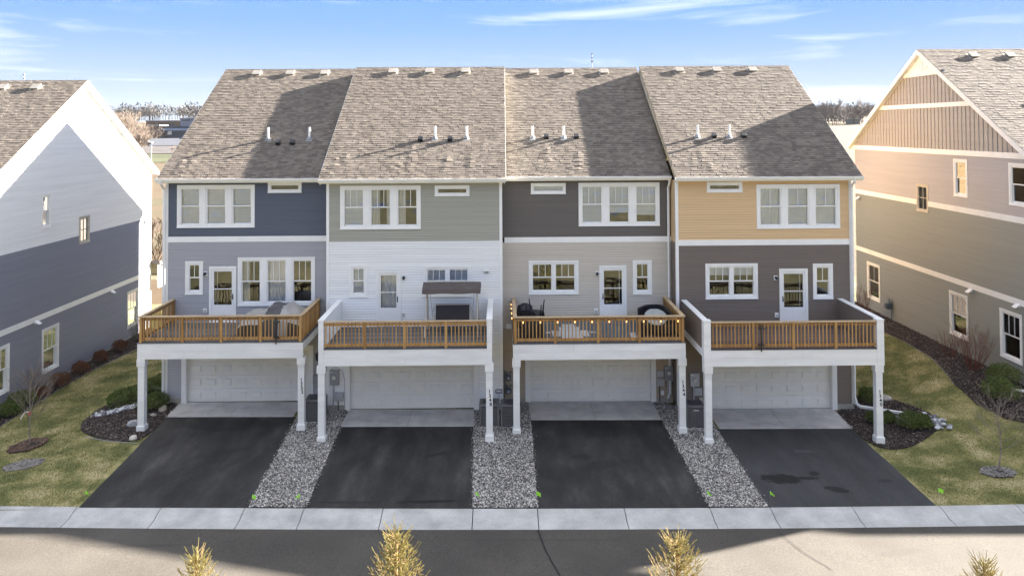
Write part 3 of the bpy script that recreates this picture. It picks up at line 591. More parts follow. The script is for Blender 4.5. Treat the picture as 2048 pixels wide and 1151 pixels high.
# ------------------------------------------------------------------ roofs
def roof_z(y, y0, z0): return z0 + SLOPE * (y - y0)
def shingles(x0, x1, y0, z0, ridge_y, seed, name='shingles', mirror=None, buckle=True):
    """every course laid as separate overlapping tabs; x along the eave"""
    rr = np.random.default_rng(seed); run = ridge_y - y0; Ls = run * math.sqrt(1 + SLOPE ** 2); ex = .143; n = int(Ls / ex) + 1
    cy, cz = 1 / math.sqrt(1 + SLOPE ** 2), SLOPE / math.sqrt(1 + SLOPE ** 2)
    ridges = [(x0 + (x1 - x0) * rr.random(), .8 + 1.6 * rr.random(), .012 + .014 * rr.random(), rr.random() * .5) for _ in range(9 if buckle else 0)]
    V = []; Fc = []; cnt = 0
    for k in range(n):
        s0 = k * ex; s1 = min(s0 + ex * 1.25, Ls + .02)
        if s0 >= Ls: break
        x = x0 - rr.random() * .2
        while x < x1:
            wd = .13 + .14 * rr.random(); a = max(x0, x); b = min(x1, x + wd - .004); x += wd
            if b - a < .02: continue
            th = .010 + .007 * (rr.random() < .4) + .002 * rr.random(); jit = (rr.random() - .5) * .012
            def hgt(xx, s):
                h = 0
                for (rx_, rl, ra, ro) in ridges:
                    if ro < s < ro + rl: h += ra * math.exp(-((xx - rx_ - .06 * (s - ro)) / .07) ** 2) * math.sin(math.pi * (s - ro) / rl)
                return h
            pts = []
            for (xx, s, t) in ((a, s0 + jit, th), (b, s0 + jit, th), (b, s1, .001), (a, s1, .001), (a, s0 + jit, -.004), (b, s0 + jit, -.004)):
                h = t + hgt(xx, s); pts.append((xx, y0 + s * cy - h * cz, z0 + s * cz + h * cy))
            V += pts; i = cnt * 6; cnt += 1
            Fc += [(i, i + 1, i + 2, i + 3), (i + 4, i + 5, i + 1, i), (i + 5, i + 2, i + 1, i + 1), (i + 4, i, i + 3, i + 3)]
    Fq = [f for f in Fc if f[2] != f[3]]; Ft = [f[:3] for f in Fc if f[2] == f[3]]
    me = bpy.data.meshes.new(name); me.from_pydata(V, [], Fq + Ft); me.materials.append(M_SHING); return me
def roof(parent, x0, x1, Yf, seed, name_part='roof', z0=9.12, over=.35, half=7.2215, zoff=0, left_cheek=False, right_cheek=False):
    y0 = Yf - over; zz = z0 + zoff - .02; ry = Yf + half; rz = roof_z(ry, y0, zz); yb = 2 * ry - y0
    mb = MB(); t = .16
    mb.prism([(y0, zz - .012), (ry, rz - .012), (yb, zz - .012), (yb, zz - .012 - t), (ry, rz - t - .012), (y0, zz - .012 - t)], lambda y, z: (x0, y, z), lambda y, z: (x1, y, z))
    rf = mb.build('roof', WHITE, parent)
    s = obj('shingles', shingles(x0 - .01, x1 + .01, y0 - .02, zz, ry, seed), rf, kind='stuff'); off = ORG.get(rf.name, (0, 0, 0)); s.location = (-off[0], -off[1], -off[2])
    ORG[s.name] = off
    mb = MB(); mb.quad((x0, ry, rz + .004), (x1, ry, rz + .004), (x1, yb + .02, zz), (x0, yb + .02, zz)); mb.build('back_slope', M_RIDGE, rf)
    mb = MB(); x = x0
    while x < x1:
        b = min(x1, x + .21); c = .13; h = .018
        mb.quad((x, ry - c, rz - c * SLOPE + h), (b + .03, ry - c, rz - c * SLOPE + h * .5), (b + .03, ry, rz + h * .6 + .012), (x, ry, rz + h + .012)); mb.quad((x, ry, rz + h + .012), (b + .03, ry, rz + h * .6 + .012), (b + .03, ry + c, rz - c * SLOPE + h * .5), (x, ry + c, rz - c * SLOPE + h))
        x += .2
    mb.build('ridge_cap', M_RIDGE, rf)
    # gutter and fascia
    mb = MB(); prof = [(0, 0), (-.125, 0), (-.125, -.03), (-.085, -.115), (0, -.115)]
    inner = [(-.012, -.004), (-.113, -.004), (-.113, -.03), (-.08, -.09), (-.012, -.09)]
    gz = zz + .0; gy = y0 - .008; n = 5; i = len(mb.v)
    full = [(0, 0), (0, -.115), (-.085, -.115), (-.125, -.03), (-.125, .0), (-.113, .0), (-.113, -.03), (-.08, -.10), (-.012, -.10), (-.012, 0)]
    mb.prism(full, lambda a, b: (x0 - .03, gy + a, gz + b), lambda a, b: (x1 + .02, gy + a, gz + b)); mb.build('gutter', WHITE, rf)
    return rf
def roof_pt(Yf, x, y, dz=0, z0=9.12, over=.35): return (x, y, roof_z(y, Yf - over, z0 - .02) + dz)
ANG = math.atan(SLOPE)
def slope_piece(mb, c, w_, l_, h_, tilt=None):
    ca, sa = math.cos(ANG), math.sin(ANG)
    mb.box(-w_ / 2, w_ / 2, -l_ / 2, l_ / 2, 0, h_, f=lambda x, y, z: (c[0] + x, c[1] + y * ca - z * sa, c[2] + y * sa + z * ca))
def box_vent(parent, c):
    mb = MB(); slope_piece(mb, c, .50, .50, .012); slope_piece(mb, (c[0], c[1], c[2] + .012), .30, .28, .09); v = mb.build('roof_vent', M_VENT, parent, bevel=.006)
    ca, sa = math.cos(ANG), math.sin(ANG); mb = MB()
    mb.box(-.2, .2, -.2, .18, .085, .135, f=lambda x, y, z: (c[0] + x, c[1] + y * ca - z * sa, c[2] + y * sa + z * ca + (-.02 if y < 0 else 0))); mb.build('vent_hood', M_VENT, v, bevel=.012)
def pvc(parent, c, h=.52):
    mb = MB(); mb.cyl(c, .05, .05, c[2] - .05, c[2] + h, 12); p = mb.build('vent_pipe', WHITE, parent, smooth=False)
    mb = MB(); slope_piece(mb, c, .26, .30, .012); mb.cyl(c, .10, .06, c[2] + .0, c[2] + .11, 12); mb.build('pipe_boot', M_GREYMET, p)
def goose(parent, c):
    mb = MB(); slope_piece(mb, c, .24, .26, .012); slope_piece(mb, (c[0], c[1], c[2] + .01), .17, .17, .10); v = mb.build('exhaust_vent', M_BLKPL, parent, bevel=.008)
    mb = MB(); slope_piece(mb, (c[0], c[1] - .03, c[2] + .095), .21, .24, .04); mb.build('vent_cap', M_BLKPL, v, bevel=.015)
def sconce(fn, parent, u, z, style='camera'):
    mb = MB(); fbox(mb, fn, u - .075, u + .075, .01, .04, z - .09, z + .09); l = mb.build('wall_light', WHITE, parent, bevel=.008)
    mb = MB(); p = [fn(u, .04, z + .02), fn(u, .10, z + .02), fn(u, .15, z - .03)]; mb.tube(p, [.055, .06, .045], 10); mb.build('lamp_head', M_BLKPL, l)
def outlet(fn, parent, u, z):
    mb = MB(); fbox(mb, fn, u - .07, u + .07, .01, .05, z - .09, z + .09); l = mb.build('outlet_cover', WHITE, parent, bevel=.006)
    mb = MB(); fbox(mb, fn, u - .035, u + .04, .05, .085, z - .065, z + .045); mb.build('outlet_box', M_LGREY, l)
def flood(fn, parent, u, z, s=1):
    mb = MB(); fbox(mb, fn, u - .08, u + .08, .02, .06, z - .07, z + .07); l = mb.build('flood_light', WHITE, parent, bevel=.006)
    mb = MB(); mb.prism([(-.12, .05), (.12, .05), (.12, .10), (-.12, .10)], lambda a, b: fn(u + a, .06, z + b - .03), lambda a, b: fn(u + a, .24, z + b * .3 - .09)); mb.build('light_hood', WHITE, l)

# ------------------------------------------------------------------ the four townhouses of the row
UNITS = [
 dict(n=1, x0=-13.55, x1=-6.91, Y=A, zo=.10, up=M_GRBLUE, lo=M_GREY, gr=M_GREY, band=True, label='dusk blue over grey townhouse at the left end of the middle row',
  win=[(-13.10, -9.99, 7.12, 8.83, 3, 'hung', 1, ('shade', 'shade', 'blind'), True), (-9.46, -8.11, 8.50, 8.93, 1, 'transom', 1, 'none', True), (-12.76, -12.05, 4.45, 5.78, 1, 'hung', 2, 'none', False), (-10.66, -7.56, 3.98, 5.92, 3, 'hung', 3, ('left', 'curtain', 'none'), False)],
  door=(-11.80, -10.72, 3.36, 5.56, True, False), light=(-11.95, 5.27), outl=(-11.96, 3.80), gx=(-12.70, -7.82)),
 dict(n=2, x0=-6.91, x1=-.03, Y=B, zo=.05, up=M_SAGE, lo=M_WSID, gr=M_WSID, band=False, label='sage green over white townhouse, second from the left in the row',
  win=[(-6.38, -3.22, 7.12, 8.82, 3, 'hung', 3, ('blind', 'sheer', 'left'), True), (-2.67, -1.30, 8.39, 8.81, 1, 'transom', 1, 'none', True), (-6.03, -5.30, 4.47, 5.73, 1, 'hung', 2, 'blind', False), (-3.13, -1.23, 4.46, 5.67, 2, 'hung', 3, 'half', False)],
  door=(-4.98, -4.00, 3.38, 5.51, True, True), light=(-3.89, 5.21), outl=(-3.91, 3.79), gx=(-6.01, -1.15)),
 dict(n=3, x0=-.03, x1=6.84, Y=A, zo=-.05, up=M_CHAR, lo=M_LTAUPE, gr=M_TANLOW, band=True, label='charcoal over light taupe townhouse with string lights on its deck rail',
  win=[(1.15, 2.56, 8.38, 8.82, 1, 'transom', 1, 'shade', True), (3.08, 6.37, 7.07, 8.82, 3, 'hung', 3, ('blind', 'half', 'half'), True), (1.04, 3.06, 4.34, 5.70, 2, 'hung', 3, 'none', False), (5.26, 6.03, 4.31, 5.68, 1, 'hung', 2, 'none', False)],
  door=(3.90, 5.00, 3.25, 5.48, False, False), light=(3.81, 5.15), outl=(3.75, 3.66), gx=(1.07, 5.97)),
 dict(n=4, x0=6.84, x1=13.82, Y=B, zo=-.10, up=M_GOLD, lo=M_BROWN, gr=M_BROWN, band=True, label='golden tan over dark brown townhouse at the right end of the row',
  win=[(8.08, 9.49, 8.47, 8.88, 1, 'transom', 1, 'none', True), (10.05, 13.36, 7.03, 8.77, 3, 'hung', 2, ('curtain', 'blind', 'shade'), True), (7.99, 10.06, 4.28, 5.67, 2, 'hung', 3, 'top', False), (12.25, 13.04, 4.25, 5.64, 1, 'hung', 2, 'none', False)],
  door=(10.91, 12.04, 3.27, 5.45, False, False), light=(10.77, 5.09), outl=(10.79, 3.63), gx=(8.05, 12.95)),
]
FS = {}
for U in UNITS:
    x0, x1, Y, zo = U['x0'], U['x1'], U['Y'], U['zo']; fn = frame_fn('S', Y); n = U['n']
    T = thing('townhouse', U['label'], 'townhouse', ((x0 + x1) / 2, Y + 7.2, 0), 'townhouses in the central row'); U['T'] = T
    zb = 6.57 + zo * .8 if n != 2 else 6.64; zl = zb - .10; zu = zb + .10
    if not U['band']: zl = zu = 6.64
    top = 9.0; z_found = .24 + zo
    holes = [w_[:4] for w_ in U['win']]; d_ = U['door']; dh = (d_[0], d_[1], d_[2] - .04, d_[3]); gx = U['gx']; gh = (gx[0] - .02, gx[1] + .02, -1, 2.16 + zo)
    inset = lambda hs: [(h[0] + .03, h[1] - .03, h[2] + .03, h[3] - .03) for h in hs]
    hh = inset(holes + [dh]) + [gh]
    lap(fn, zu, top, x0 + .004, x1 - .004, hh).build('upper_siding', U['up'], T)
    lap(fn, 3.0, zl, x0 + .004, x1 - .004, hh).build('middle_siding', U['lo'], T)
    lap(fn, z_found, 3.0, x0 + .004, x1 - .004, hh).build('ground_floor_siding', U['gr'], T)
    for k, ch in enumerate([c for c in T.children if 'siding' in c.name]): ch['kind'] = 'stuff'
    if U['band']:
        mb = MB(); fbox(mb, fn, x0 + .10, x1 - .004, 0, .034, zl - .01, zu + .01); mb.build('band_board', WHITE, T)
    # corner boards on the outer edges of the front that stands proud, and at the two ends of the row
    for cx, s in ((x0, 1), (x1, -1)):
        if n in (2, 4) or (n == 1 and s == 1):
            mb = MB(); a, b = sorted((cx - s * .012, cx + s * .10)); mb.box(a, b, Y - .032, Y + .09, z_found, top); mb.build('corner_board', WHITE, T)
    # side cheeks / gable ends
    for cx, kd in ((x0, 'W'), (x1, 'E')):
        endwall = (n == 1 and kd == 'W') or (n == 4 and kd == 'E')
        y1 = Y + 14.4 if endwall else A + .02
        if n in (1, 3) and not endwall: continue
        f2 = frame_fn(kd, cx - (.02 if kd == 'W' else -.02) * 0)
        low, hi = (U['lo'], U['up'])
        lap(f2, zb, 8.95, Y + .09, y1, []).build('side_siding', hi, T)['kind'] = 'stuff'
        lap(f2, z_found, zb, Y + .09, y1, []).build('side_siding', low if n != 2 else M_WSID, T)['kind'] = 'stuff'
        if endwall:
            ry = Y + 7.2
            mb = MB(); mb.ngon([f2(Y + .02, .0, 8.94), f2(y1, .0, 8.94), f2(ry, .0, 8.94 + 7.2 * SLOPE)]); mb.build('gable_wall', hi, T)
    # back and core
    mb = MB(); mb.quad((x0, Y + 14.4, -.5), (x1, Y + 14.4, -.5), (x1, Y + 14.4, 9.1), (x0, Y + 14.4, 9.1)); mb.build('back_wall', U['lo'], T)
    inner_skin(T, fn, 0, 9.05, x0 + .02, x1 - .02, inset(holes + [dh]) + [(gx[0] - .1, gx[1] + .1, -1, 2.2 + zo)])
    rooms(T, fn, x0 + .15, x1 - .15, [(3.2, 5.98), (6.3, 9.0)])
    for a_, b_ in ((x0 - .006, gx[0] - .02), (gx[1] + .02, x1 + .004)):
        mb = MB(); fbox(mb, fn, a_, b_, -.2, .006, -.4, z_found + .002); mb.build('foundation', M_FOUND, T)
    for k, w_ in enumerate(U['win']): window(fn, T, *w_[:4], lights=w_[4], kind=w_[5], cols=w_[6], blind=w_[7], wavy=w_[8], seed=n * 7 + k, cw=None if w_[5] != 'transom' else .13)
    patio_door(fn, T, d_[0], d_[1], d_[2], d_[3], d_[4], d_[5]); sconce(fn, T, *U['light']); outlet(fn, T, *U['outl'])
    # garage: jambs, header, sectional door with raised panels
    g0, g1 = gx; gz0, gz1 = zo + .01, 2.13 + zo
    mb = MB(); fbox(mb, fn, g0 - .19, g0, -.02, .045, gz0, gz1 + .15); fbox(mb, fn, g1, g1 + .19, -.02, .045, gz0, gz1 + .15); fbox(mb, fn, g0, g1, -.02, .045, gz1, gz1 + .15)
    fbox(mb, fn, g0 - .02, g0 + .012, -.24, -.02, gz0, gz1); fbox(mb, fn, g1 - .012, g1 + .02, -.24, -.02, gz0, gz1); mb.build('garage_trim', WHITE, T)
    gd = MB(); sh = (gz1 - gz0) / 4
    for k in range(4): fbox(gd, fn, g0 + .014, g1 - .014, -.20, -.165, gz0 + k * sh + .008, gz0 + (k + 1) * sh - .008)
    fbox(gd, fn, g0 + .014, g1 - .014, -.20, -.19, gz0, gz1)
    gdo = gd.build('garage_door', M_GDOOR, T)
    pw = (g1 - g0 - .028) / 8; pmb = MB(); a, b = pw * .36, sh * .30
    # raised panel: sunk border round a bevelled field
    pmb.prism([(-a, -b), (a, -b), (a, b), (-a, b)], lambda p, q: (p, 0, q), lambda p, q: (p * .97, -.012, q * .95))
    pmb.prism([(-a * .86, -b * .74), (a * .86, -b * .74), (a * .86, b * .74), (-a * .86, b * .74)], lambda p, q: (p, -.010, q), lambda p, q: (p * .93, -.034, q * .86))
    pm = pmb.mesh('door_panel', M_GDOOR); gr_mb = MB()
    for k in range(4):
        for j in range(8): obj('door_panel', pm, gdo, (g0 + .014 + pw * (j + .5), Y + .165, gz0 + sh * (k + .5)))
    # roof
    rx0, rx1 = {1: (-13.77, -6.93), 2: (-7.14, .12), 3: (.14, 6.76), 4: (6.78, 14.12)}[n]
    rf = roof(T, rx0, rx1, Y, n * 11)
    if n in (2, 4):
        for cx, s in ((rx0, 1), (rx1, -1)):
            if n == 4 and s == -1: continue
            mb = MB(); y0 = Y - .35; ry = Y + 7.22; z0_ = 9.10
            mb.prism([(y0 + .02, z0_ - .01), (ry, roof_z(ry, y0, z0_) - .01), (ry, roof_z(ry, y0, z0_) - .62), (y0 + .02, z0_ - .62 + .38)], lambda y, z: (cx + s * .02, y, z), lambda y, z: (cx + s * .06, y, z)); mb.build('cheek_siding', M_TAN if n == 4 else M_SAGE, T)
            mb = MB(); mb.prism([(y0, z0_ + .012), (ry, roof_z(ry, y0, z0_) + .012), (ry, roof_z(ry, y0, z0_) - .15), (y0, z0_ - .15)], lambda y, z: (cx - s * .022, y, z), lambda y, z: (cx + s * .018, y, z)); mb.build('rake_board', WHITE if n == 2 else M_CEDARTRIM, T)
    for cx, s in (((rx0, 1),) if n == 1 else ((rx1, -1),) if n == 4 else ()):
        mb = MB(); y0 = Y - .35; ry = Y + 7.22; z0_ = 9.10
        mb.prism([(y0, z0_ + .0), (ry, roof_z(ry, y0, z0_) + .0), (2 * ry - y0, z0_), (2 * ry - y0, z0_ - .2), (ry, roof_z(ry, y0, z0_) - .2), (y0, z0_ - .2)], lambda y, z: (cx - s * .03, y, z), lambda y, z: (cx + s * .005, y, z)); mb.build('rake_board', WHITE, T)
    mb = MB(); mb.box(rx0 + .03, rx1 - .03, Y - .34, Y, 8.97, 8.995); mb.build('soffit', WHITE, T)
    vy = 37.66 if Y == A else 36.85
    for vx in {1: (-12.1, -10.46, -8.76), 2: (-5.28, -3.51, -1.77), 3: (1.58, 3.30, 5.07), 4: (8.64, 10.46, 12.22)}[n]: box_vent(T, roof_pt(Y, vx, vy, .012))
    py = 32.80 if Y == A else 32.0
    for vx in {1: (-10.06, -8.29), 2: (-2.83, -1.5), 3: (1.31, 2.65), 4: (8.25, 9.6)}[n]: pvc(T, roof_pt(Y, vx, py, .01))
    for vx in {1: (-9.55, -8.94), 2: (-3.42, -2.18), 3: (1.91, 3.21), 4: (8.95, 10.21)}[n]: goose(T, roof_pt(Y, vx, py - (.28 if n == 1 else .12 if n == 2 else 0), .012))
# downspouts (parts of their house)
def spout(parent, pts, name='downspout', r=.05):
    mb = MB(); mb.tube(pts, r, 4); return mb.build(name, WHITE, parent)
T1_, T2_, T3_, T4_ = [U['T'] for U in UNITS]
spout(T1_, [(-13.60, A - .42, 9.02), (-13.60, A - .40, 8.90), (-13.60, A - .10, 8.70), (-13.60, A - .08, 8.55), (-13.60, A - .08, .75), (-13.62, A - .12, .35), (-13.75, A - .35, .22)], r=.062)
spout(T4_, [(13.80, B - .42, 9.02), (13.80, B - .40, 8.90), (13.80, B - .10, 8.68), (13.80, B - .08, 8.5), (13.80, B - .08, .45), (13.84, B - .14, .18), (13.95, B - .22, .10), (14.6, B - .58, .10), (15.25, B - 1.15, .16)], r=.062)
spout(T3_, [(6.72, A - .42, 9.02), (6.72, A - .3, 8.8), (6.72, A - .07, 8.6), (6.72, A - .07, .35), (6.62, A - .14, .18)], r=.05)
# U2 wall louver
mb = MB(); fbox(mb, frame_fn('S', B), -.75, -.54, .01, .09, 5.42, 5.60); lv = mb.build('dryer_vent', WHITE, T2_, bevel=.01)
mb = MB(); fbox(mb, frame_fn('S', B), -.73, -.56, .01, .10, 5.40, 5.435); mb.build('vent_flap', M_BLKPL, lv)
mb = MB(); fbox(mb, frame_fn('S', A), .12, .34, .01, .05, 2.98, 3.18); mb.build('wall_box', WHITE, T3_, bevel=.006)

# ------------------------------------------------------------------ side houses
def side_house(side):
    if side == 'L':
        X, Yc, ze, zr, hw = -20.30, 36.95, 8.67, 13.49, 7.30; fn = frame_fn('E', X); X2 = -34; zb0 = -.25
        T = thing('townhouse', 'white over blue grey townhouse with a sunlit gable at the left edge of the photo', 'townhouse', (-27, Yc, -.3), 'end houses facing the row'); sgn = 1
        wins = [(33.74, 34.47, 6.72, 8.27, 1, 'hung', 1, 'top', M_LGREY), (36.76, 37.68, 5.60, 6.90, 1, 'stair', 2, 'none', M_TAN), (41.46, 42.75, .33, 2.32, 1, 'hung', 3, 'top', None), (33.88, 35.16, .34, 2.30, 1, 'hung', 3, 'top', None), (30.40, 31.68, .42, 2.36, 1, 'hung', 3, 'right', None)]
        cols = [(zb0 + .12, 2.77, M_LBLUE), (2.99, 6.02, M_LBLUE), (6.02, 99, M_WSID)]; bands = [(2.77, 2.99)]
        lts = [(39.75, 2.72), (33.4, 2.75), (43.45, 5.9)]
    else:
        X, Yc, ze, zr, hw = 20.01, 35.80, 9.93, 14.71, 7.20; fn = frame_fn('W', X); X2 = 28.6; zb0 = 1.0
        T = thing('townhouse', 'rose taupe over olive grey townhouse with a board and batten gable at the right edge', 'townhouse', (34, Yc, 1.1), 'end houses facing the row'); sgn = -1
        wins = [(32.45, 33.45, 7.95, 9.60, 1, 'hung', 1, 'top', None), (35.50, 36.50, 6.97, 8.28, 1, 'stair', 2, 'none', M_TAN), (40.22, 41.62, 1.70, 3.66, 1, 'hung', 2, 'none', M_TAN), (32.60, 33.95, 1.80, 3.72, 1, 'hung', 3, 'left', None), (29.20, 30.50, 1.82, 3.74, 1, 'hung', 3, 'none', None), (28.55, 29.78, 7.93, 9.58, 1, 'hung', 1, 'blind', None)]
        cols = [(zb0 + .12, 4.10, M_RSAGE), (4.32, 7.28, M_RSAGE), (7.50, 9.75, M_RTAUPE)]; bands = [(4.10, 4.32), (7.28, 7.50)]
        lts = [(32.33, 4.02), (29.35, 4.08), (42.35, 7.06)]
    y0, y1 = Yc - hw + .02, Yc + hw - .02
    slope = (zr - ze) / (hw + .38); holes = [w_[:4] for w_ in wins]; hi = [(h[0] + .03, h[1] - .03, h[2] + .03, h[3] - .03) for h in holes]
    zlim = zr - .12
    um = lambda z: max(y0, Yc - (zlim - z) / slope); ux = lambda z: min(y1, Yc + (zlim - z) / slope)
    for a, b, m in cols:
        b2 = min(b, zlim - .02); q = lap(fn, a, b2, um, ux, hi, groove=0, depth=.03); o = q.build('siding', m, T); o['kind'] = 'stuff'
    for a, b in bands:
        cutw = sorted((h[0], h[1]) for h in holes if h[2] < b and h[3] > a); ed = [y0] + [q for c in cutw for q in c] + [y1]
        for p, q in zip(ed[::2], ed[1::2]): mb = MB(); fbox(mb, fn, p, q, 0, .036, a - .01, b + .01); mb.build('band_board', WHITE, T)
    # corner boards
    for yy in (y0, y1):
        mb = MB(); s = 1 if yy == y0 else -1; a, b = sorted((yy - s * .01, yy + s * .11)); fbox(mb, fn, a, b, -.06, .03, zb0, ze - .05); mb.build('corner_board', WHITE, T)
    mb = MB(); fbox(mb, fn, y0, y1, -.25, .004, zb0 - .8, zb0 + .13); mb.build('foundation', M_FOUND if side == 'L' else M_TAN, T)
    # core and rooms
    mb = MB(); tt = inner_skin(T, fn, zb0, ze - .3, y0 + .02, y1 - .02, hi)
    mb = MB(); mb.prism([(y0, ze - .3), (y1, ze - .3), (Yc, zr - .2)], lambda y, z: fn(y, -.08, z), lambda y, z: fn(y, -.02, z)); mb.build('gable_core', M_DARK, T)
    rooms(T, fn, y0 + .2, y1 - .2, [(zb0 + .2, zb0 + 2.9), (zb0 + 3.2, ze - 3.35 + .0), (ze - 3.3, ze - .05)], depth=3.4)
    for k, w_ in enumerate(wins): window(fn, T, *w_[:4], lights=1, kind=w_[5], cols=w_[6], blind=w_[7], trim=w_[8] if w_[8] and w_[5] == 'stair' else None, seed=k)
    for u, z in lts: flood(fn, T, u, z)
    # far walls
    mb = MB()
    for yy in (y0, y1): mb.quad((X - sgn * .02, yy, zb0 - .6), (X2, yy, zb0 - .6), (X2, yy, ze), (X - sgn * .02, yy, ze))
    mb.quad((X2, y0, zb0 - .6), (X2, y1, zb0 - .6), (X2, y1, ze), (X2, y0, ze)); mb.tri((X2, y0, ze), (X2, y1, ze), (X2, Yc, zr)); mb.build('outer_wall', M_WSID if side == 'L' else M_RTAUPE, T)
    # roof
    xo = X + sgn * .28; xa, xb = sorted((xo, X2)); yy0 = Yc - hw - .36; t = .17
    global SLOPE; keep = SLOPE; SLOPE = slope; zz = ze - .02
    mb = MB(); yb = 2 * Yc - yy0; rz = zz + slope * (Yc - yy0)
    mb.prism([(yy0, zz - .012), (Yc, rz - .012), (yb, zz - .012), (yb, zz - t), (Yc, rz - t), (yy0, zz - t)], lambda y, z: (xa, y, z), lambda y, z: (xb, y, z)); rf = mb.build('roof', WHITE, T)
    sx0, sx1 = (max(xa, -26.5), xb) if side == 'L' else (xa, min(xb, 26.7))
    s = obj('shingles', shingles(sx0, sx1, yy0 - .02, zz, Yc, 91 if side == 'L' else 92, buckle=False), rf, kind='stuff'); off = ORG[rf.name]; s.location = tuple(-v for v in off)
    mb = MB(); 
    if side == 'L': mb.quad((xa, yy0, zz + .006), (sx0, yy0, zz + .006), (sx0, Yc, rz + .006), (xa, Yc, rz + .006))
    else: mb.quad((sx1, yy0, zz + .006), (xb, yy0, zz + .006), (xb, Yc, rz + .006), (sx1, Yc, rz + .006))
    mb.quad((xa, Yc, rz + .006), (xb, Yc, rz + .006), (xb, yb, zz + .006), (xa, yb, zz + .006)); mb.build('roof_slope', M_SHING, rf)
    mb = MB(); mb.prism([(Yc - .15, rz - .15 * slope + .012), (Yc, rz + .025), (Yc + .15, rz - .15 * slope + .012)], lambda y, z: (xa, y, z), lambda y, z: (xb, y, z)); mb.build('ridge_cap', M_RIDGE, rf)
    # rake fascia and soffit on the visible gable
    mb = MB(); q0, q1 = (xo - .03 if side == 'L' else xo - .012, xo + .012 if side == 'L' else xo + .03); fh = .24
    mb.prism([(yy0, zz + .005), (Yc, rz + .005), (yb, zz + .005), (yb, zz - fh), (Yc, rz - fh), (yy0, zz - fh)], lambda y, z: (q0, y, z), lambda y, z: (q1, y, z)); mb.build('rake_board', WHITE, T)
    if side == 'R':
        # frieze under the rake, level bands, battens and the truss ornament in the peak
        mb = MB(); fbox(mb, fn, y0 - .15, y1 + .15, 0, .05, 9.75, 9.98); mb.build('band_board', WHITE, T)
        def hwid(z): return (zlim + .02 - z) / slope
        mb = MB(); w0 = hwid(12.0) ; mb.prism([(Yc - w0, 11.90), (Yc + w0, 11.90), (Yc + w0 - .2 / slope, 12.10), (Yc - w0 + .2 / slope, 12.10)], lambda y, z: fn(y, 0, z), lambda y, z: fn(y, .05, z)); mb.build('band_board', WHITE, T)
        mb = MB(); w0 = hwid(13.45); mb.prism([(Yc - w0, 13.42), (Yc + w0, 13.42), (Yc, zlim + .02)], lambda y, z: fn(y, 0, z), lambda y, z: fn(y, .035, z)); pk = mb.build('gable_peak', WHITE, T)
        mb = MB(); fbox(mb, fn, Yc - w0 - .05, Yc + w0 + .05, .035, .07, 13.42, 13.62); fbox(mb, fn, Yc - .05, Yc + .05, .035, .06, 13.62, 14.35)
        for s_ in (-1, 1): mb.prism([(0, 13.62), (s_ * .14, 13.62), (s_ * .62, 13.95), (s_ * .50, 14.02)], lambda y, z: fn(Yc + y, .035, z), lambda y, z: fn(Yc + y, .055, z))
        mb.build('truss_ornament', WHITE, pk)
        mb = MB(); mb.ngon([fn(y0 - .1, .004, 9.9), fn(y1 + .1, .004, 9.9), fn(Yc + .02, .004, zlim + .05)]); mb.build('gable_panel', M_BATTEN, T)
        y = Yc - 7.1
        while y < Yc + 7.15:
            zt = min(zlim - abs(y - Yc) * slope - .05, 13.44)
            for a, b in ((9.98, min(zt, 11.90)), (12.10, zt)):
                if b - a > .12:
                    mb = MB(); fbox(mb, fn, y - .022, y + .022, .003, .026, a, b); mb.build('batten', M_BATTEN, T)
            y += .295
        for vx, vy in ((22.02, 35.15), (23.75, 35.15), (25.45, 35.15)): box_vent(T, (vx, vy, zz + slope * (vy - yy0) + .015))
        goose(T, (22.5, 31.6, zz + slope * (31.6 - yy0) + .015))
        for a_, b_, ey in ((28.6, 34.5, 30.7), (34.5, 41.0, 30.1), (41.0, 48, 30.7)):
            mb = MB(); mb.prism([(ey + .4, .2), (ey + .4, 9.9), (Yc + 1.4, 14.4), (Yc + 7.6, 10.2), (Yc + 7.6, .2)], lambda y, z: (a_, y, z), lambda y, z: (b_, y, z)); nb = mb.build('adjoining_unit', M_RTAUPE, T)
            mb = MB(); mb.prism([(ey, 9.75), (Yc + 1.4, 14.65), (Yc + 8, 10.1), (Yc + 8, 9.9), (Yc + 1.4, 14.45), (ey, 9.6)], lambda y, z: (a_ - .1, y, z), lambda y, z: (b_ + .1, y, z)); mb.build('unit_roof', M_RIDGE, nb)
    else:
        for vx, vy in ((-22.1, 36.3), (-23.65, 36.3)): box_vent(T, (vx, vy, zz + slope * (vy - yy0) + .015))
        mb = MB(); mb.ngon([fn(y0, -.005, ze - .3), fn(y1, -.005, ze - .3), fn(Yc, -.005, zlim)]); mb.build('gable_panel', M_WSID, T)
        # back porch with a low roof and square posts
        mb = MB(); mb.prism([(44.2, 3.55), (46.9, 2.35), (46.9, 2.22), (44.2, 3.38)], lambda y, z: (-24.5, y, z), lambda y, z: (-19.75, y, z)); pr = mb.build('porch_roof', M_RIDGE, T)
        mb = MB(); mb.box(-24.4, -19.85, 46.55, 46.75, 1.98, 2.24); mb.prism([(44.25, 3.3), (46.55, 2.26), (46.55, 1.98), (44.25, 1.98)], lambda y, z: (-19.92, y, z), lambda y, z: (-19.82, y, z)); mb.build('porch_beam', WHITE, T)
        for px in (-20.0, -22.0, -24.2): mb = MB(); mb.box(px - .11, px + .11, 46.5, 46.74, -.5, 1.98); mb.build('porch_post', WHITE, T)
    # gutter on the eave facing the lane
    mb = MB(); mb.box(xa, xb, yy0 - .12, yy0 - .004, zz - .12, zz); mb.build('gutter', WHITE, T)
    SLOPE = keep
    return T
TL, TR_ = side_house('L'), side_house('R')

